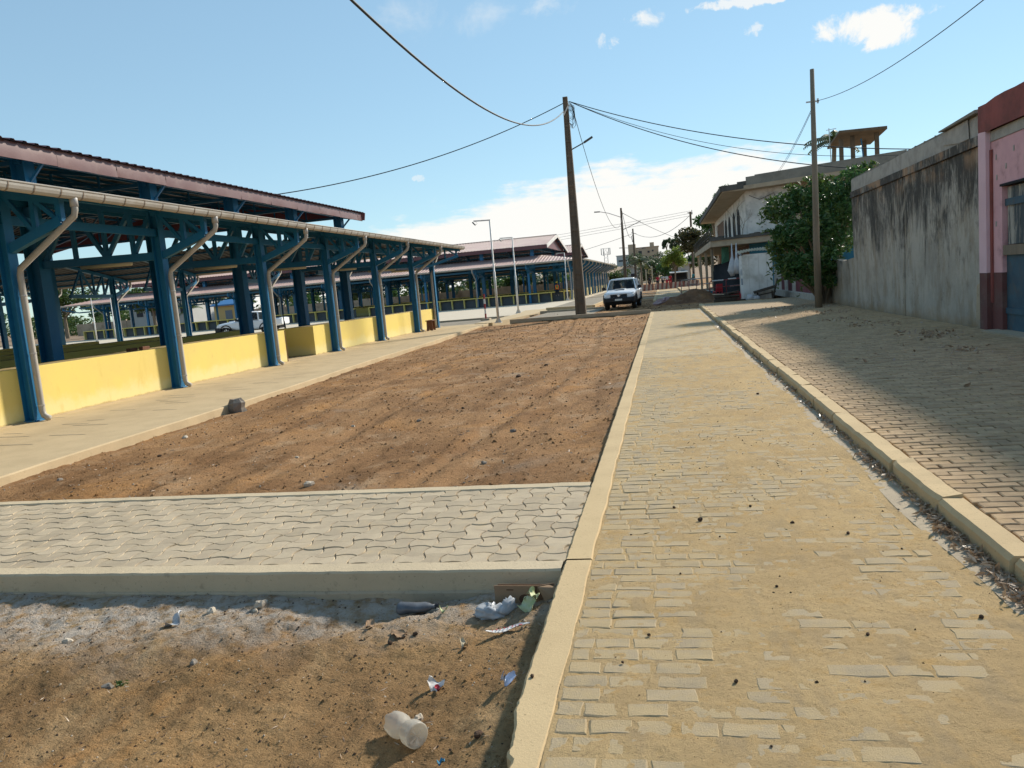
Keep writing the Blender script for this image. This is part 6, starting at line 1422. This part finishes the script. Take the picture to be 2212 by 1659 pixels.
# single stones that can be told apart
def rock(px, py, z, r_, mat, lb, seed, name='stone', cat='stone', group=None, flat=.7, dz=None):
    o = obj(name, lump(r_, r_*.75, r_*flat, seed, 8, 6, .22), mat, None, False); return put(o, px, py, z, (dz if dz is not None else r_*flat*.3), seed*1.3, lb, cat, group)
rk_ = rock(521, 876, -.10, .185, 'rock_grey', 'big grey rock resting against the walkway lip', 5, 'rock', 'rock', None, .85, .07)
rk_.location = (lipx(12.2)+.10, 12.15, zfun_main(-7.4, 12.2)+.08)
for k, (px, py, r_, m_, lb) in enumerate(((904, 1553, .026, 'rock_pale', 'pale angular stone beside the frosted bottle'), (842, 1387, .017, 'clod_dark', 'dark round stone left of the cardboard scraps'), (897, 1367, .016, 'clod_dark', 'black lump of charcoal near the cardboard scraps'), (457, 1327, .035, 'rock_pale', 'lump of hardened cement below the path edge'), (562, 1318, .036, 'rock_pale', 'pale cement chip in the pile at the path foot'), (572, 1312, .026, 'rock_pale', 'smaller pale cement chip in the pile at the path foot'), (552, 1326, .02, 'rock_pale', 'smallest cement chip in the pile at the path foot'), (145, 1380, .03, 'rock_pale', 'flat pale stone lying in the cement dust'), (418, 1427, .026, 'rock_grey', 'brown stone in the middle of the near earth plot'), (230, 1467, .03, 'rock_grey', 'flat brown stone beside the tuft in the wheel rut'), (925, 1318, .016, 'rock_pale', 'white pebble beside the crushed bottle'), (946, 1320, .012, 'rock_pale', 'tiny white chip beside the crushed bottle'), (1035, 1603, .022, 'clod_dark', 'brown clod under the crumbling edging'))): rock(px, py, -.16, r_, m_, lb, 100+k)
for k, (px, py, r_) in enumerate(((1456, 1098, .015), (1513, 1125, .022), (1621, 1095, .014), (1712, 1131, .016), (1832, 1154, .016), (1637, 852, .022), (1604, 952, .010), (1150, 1463, .013), (1402, 1373, .010), (1590, 1474, .013), (1678, 1268, .010), (1875, 1372, .012), (1345, 1432, .009), (1555, 1160, .008), (1470, 1240, .008), (2120, 1335, .014))): rock(px, py, .0, r_*.85, 'clod_dark', 'small dark stone lying on the sandy paved lane', 200+k, 'pebble', 'pebble', 'pebbles on the lane', .75, r_*.4)
for k, (px, py, r_) in enumerate(((1688, 1365, .03), (1015, 905, .03))): pass
for k, (px, py, r_) in enumerate(((668, 1052, .055), (1045, 995, .04), (345, 988, .03), (400, 945, .05), (1108, 930, .045), (1120, 815, .06), (762, 915, .035), (905, 905, .04), (1000, 880, .03), (640, 980, .03), (130, 1040, .04), (1180, 790, .05))): rock(px, py, -.1, r_, ('rock_pale', 'rock_grey', 'clod_dark')[k % 3], 'stone lying loose on the large reddish earth plot', 240+k, 'stone', 'stone', 'loose stones on the earth plot', .6)
# fine clods and straw, too many to count
def clods(name, lb, zf, xr, yr, n, smin, smax, mat, seed, grow=0., cat='clods'):
    r = random.Random(seed); mb = MB()
    for i in range(n):
        y = yr[0]+(yr[1]-yr[0])*r.random()**1.6; x = r.uniform(*xr); s_ = smin+(smax-smin)*r.random()**4; s_ *= 1+grow*y; z = zf(x, y)
        a = r.uniform(0, 6.28); c, sn = math.cos(a), math.sin(a); k = [r.uniform(.6, 1.2) for _ in range(5)]
        vs = [(s_*k[0], 0, 0), (0, s_*k[1]*.8, 0), (-s_*k[2], 0, 0), (0, -s_*k[3]*.8, 0), (s_*.15, s_*.1, s_*.75*k[4]), (0, 0, -s_*.5)]
        mb.add([(x+p[0]*c-p[1]*sn, y+p[0]*sn+p[1]*c, z+p[2]) for p in vs], [(0, 1, 4), (1, 2, 4), (2, 3, 4), (3, 0, 4), (1, 0, 5), (2, 1, 5), (3, 2, 5), (0, 3, 5)])
    return tag(obj(name, mb, mat), lb, cat, kind='stuff')
clods('earth_clods', 'crumbled earth clods over the near plot', zfun_near, (-6.5, -.68), (1.3, 4.15), 5500, .004, .012, 'clod_dark', 1)
clods('earth_clods', 'pale grit over the near plot', zfun_near, (-6.5, -.68), (1.3, 4.15), 2600, .0025, .011, 'rock_pale', 2)
clods('earth_clods', 'brown crumbs over the near plot', zfun_near, (-6.5, -.68), (1.3, 4.15), 9000, .004, .014, 'dirt_near', 8)
clods('earth_clods', 'dark clods over the large earth plot', zfun_main, (-8.2, -.7), (6.1, 35), 1500, .005, .020, 'clod_dark', 3, .03)
clods('earth_clods', 'pale grit over the large earth plot', zfun_main, (-8.2, -.7), (6.1, 35), 1500, .004, .016, 'rock_pale', 4, .03)
clods('earth_clods', 'reddish clods over the large earth plot', zfun_main, (-8.2, -.7), (6.1, 35), 8000, .006, .024, 'dirt', 5, .04)
zs_fun = lambda x, y: float(np.interp(y, yl3, np.interp(x, xl3, Zs[0]) + 0*yl3)) if False else float(Zs[int(np.clip(np.searchsorted(yl3, y), 0, len(yl3)-1)), int(np.clip((x-xl3[0])/.16, 0, len(xl3)-1))])
clods('earth_clods', 'clods scattered over the side street earth', zs_fun, (-6, 4.5), (36.2, 55), 900, .02, .08, 'clod_dark', 6)
road_z = lambda x, y: float(Zr[int(np.clip(np.searchsorted(ys_, y), 0, len(ys_)-1)), int(np.clip((x-xs_[0])/.02, 0, len(xs_)-1))])
clods('road_grit', 'dark grit on the sandy lane', road_z, (-.48, 1.45), (1.8, 30), 1500, .002, .009, 'clod_dark', 7, .03, 'grit')
def strewn(name, lb, pts, size, mat, seed, aspect=.35, flat=.5, cat='leaf litter'):
    rs = np.random.RandomState(seed); P_ = np.array(pts); mb = leaves(P_, size, rs, aspect, .0)
    return tag(obj(name, mb, mat), lb, cat, kind='stuff')
r7 = random.Random(21); pts = []
for c0, n_, sp in [(3.2, 60, .25), (3.75, 190, .22), (4.15, 90, .12), (4.6, 210, .18), (5.05, 120, .2), (5.7, 40, .2), (6.1, 90, .18), (6.5, 110, .15), (7.3, 60, .2), (8.1, 90, .3), (9.2, 50, .3), (10.3, 70, .35), (11.8, 90, .5), (14, 80, .7), (17, 90, 1.2), (22, 120, 2.2)]:
    for i in range(n_): y = r7.gauss(c0, sp); pts.append((1.55-abs(r7.gauss(0, .045))-(.02 if r7.random() < .2 else 0), y, .012+r7.random()*.022))
strewn('leaf_litter', 'dry curled leaves gathered along the foot of the kerb', pts, .052, 'leaf_dry', 31, .30)
pts = []
for (cx_, cy_, n_, sx, sy) in ((4.7, 15.4, 110, .28, .5), (4.3, 12.6, 30, .2, .3), (4.5, 18.6, 55, .3, .45), (4.3, 20.8, 45, .3, .4), (4.7, 24.0, 60, .4, .7), (3.6, 10.8, 30, .6, 1.0), (4.3, 28.2, 160, .6, .8), (3.2, 26, 40, .8, 2), (3.0, 12, 18, .8, 3)):
    for i in range(n_): pts.append((r7.gauss(cx_, sx), r7.gauss(cy_, sy), .112+r7.random()*.012))
strewn('leaf_litter', 'brown fallen leaves scattered over the shaded pavement', [p for p in pts if 1.75 < p[0] < 5.75], .085, 'leaf_dry', 32, .38)
pts = [(r7.uniform(-6, -.7), 1.3+2.85*r7.random()**1.3, 0) for i in range(1500)]; strewn('straw', 'bits of dry straw over the near plot', [(x, y, zfun_near(x, y)+.004) for x, y, z in pts], .030, 'leaf_dry', 33, .12, cat='straw')
pts = [(r7.gauss(.5, .45), r7.choice((5.3, 6.2, 7.4, 9.0, 11))+r7.gauss(0, .25), 0) for i in range(420)]; strewn('straw', 'dark straw patches on the sandy lane', [(x, y, road_z(x, y)+.003) for x, y, z in pts if -.45 < x < 1.4], .030, 'leaf_brown', 34, .12, cat='straw')
pts = [(r7.uniform(-7.8, -.8), 6.2+24*r7.random()**1.8, 0) for i in range(1300)]; strewn('straw', 'bits of straw and leaf over the large earth plot', [(x, y, zfun_main(x, y)+.006) for x, y, z in pts], .05, 'leaf_dry', 35, .2, cat='straw')
wd_ = thing('weed_tuft', 'tiny green weed tuft growing in the wheel rut', 'weed'); rs = np.random.RandomState(3); obj('leaves', leaves(blob_points([((0, 0, .015), (.04, .03, .02))], 40, rs), .03, rs, .25), 'leaf_mid', wd_); put(wd_, 262, 1470, -.17, .0, 0)
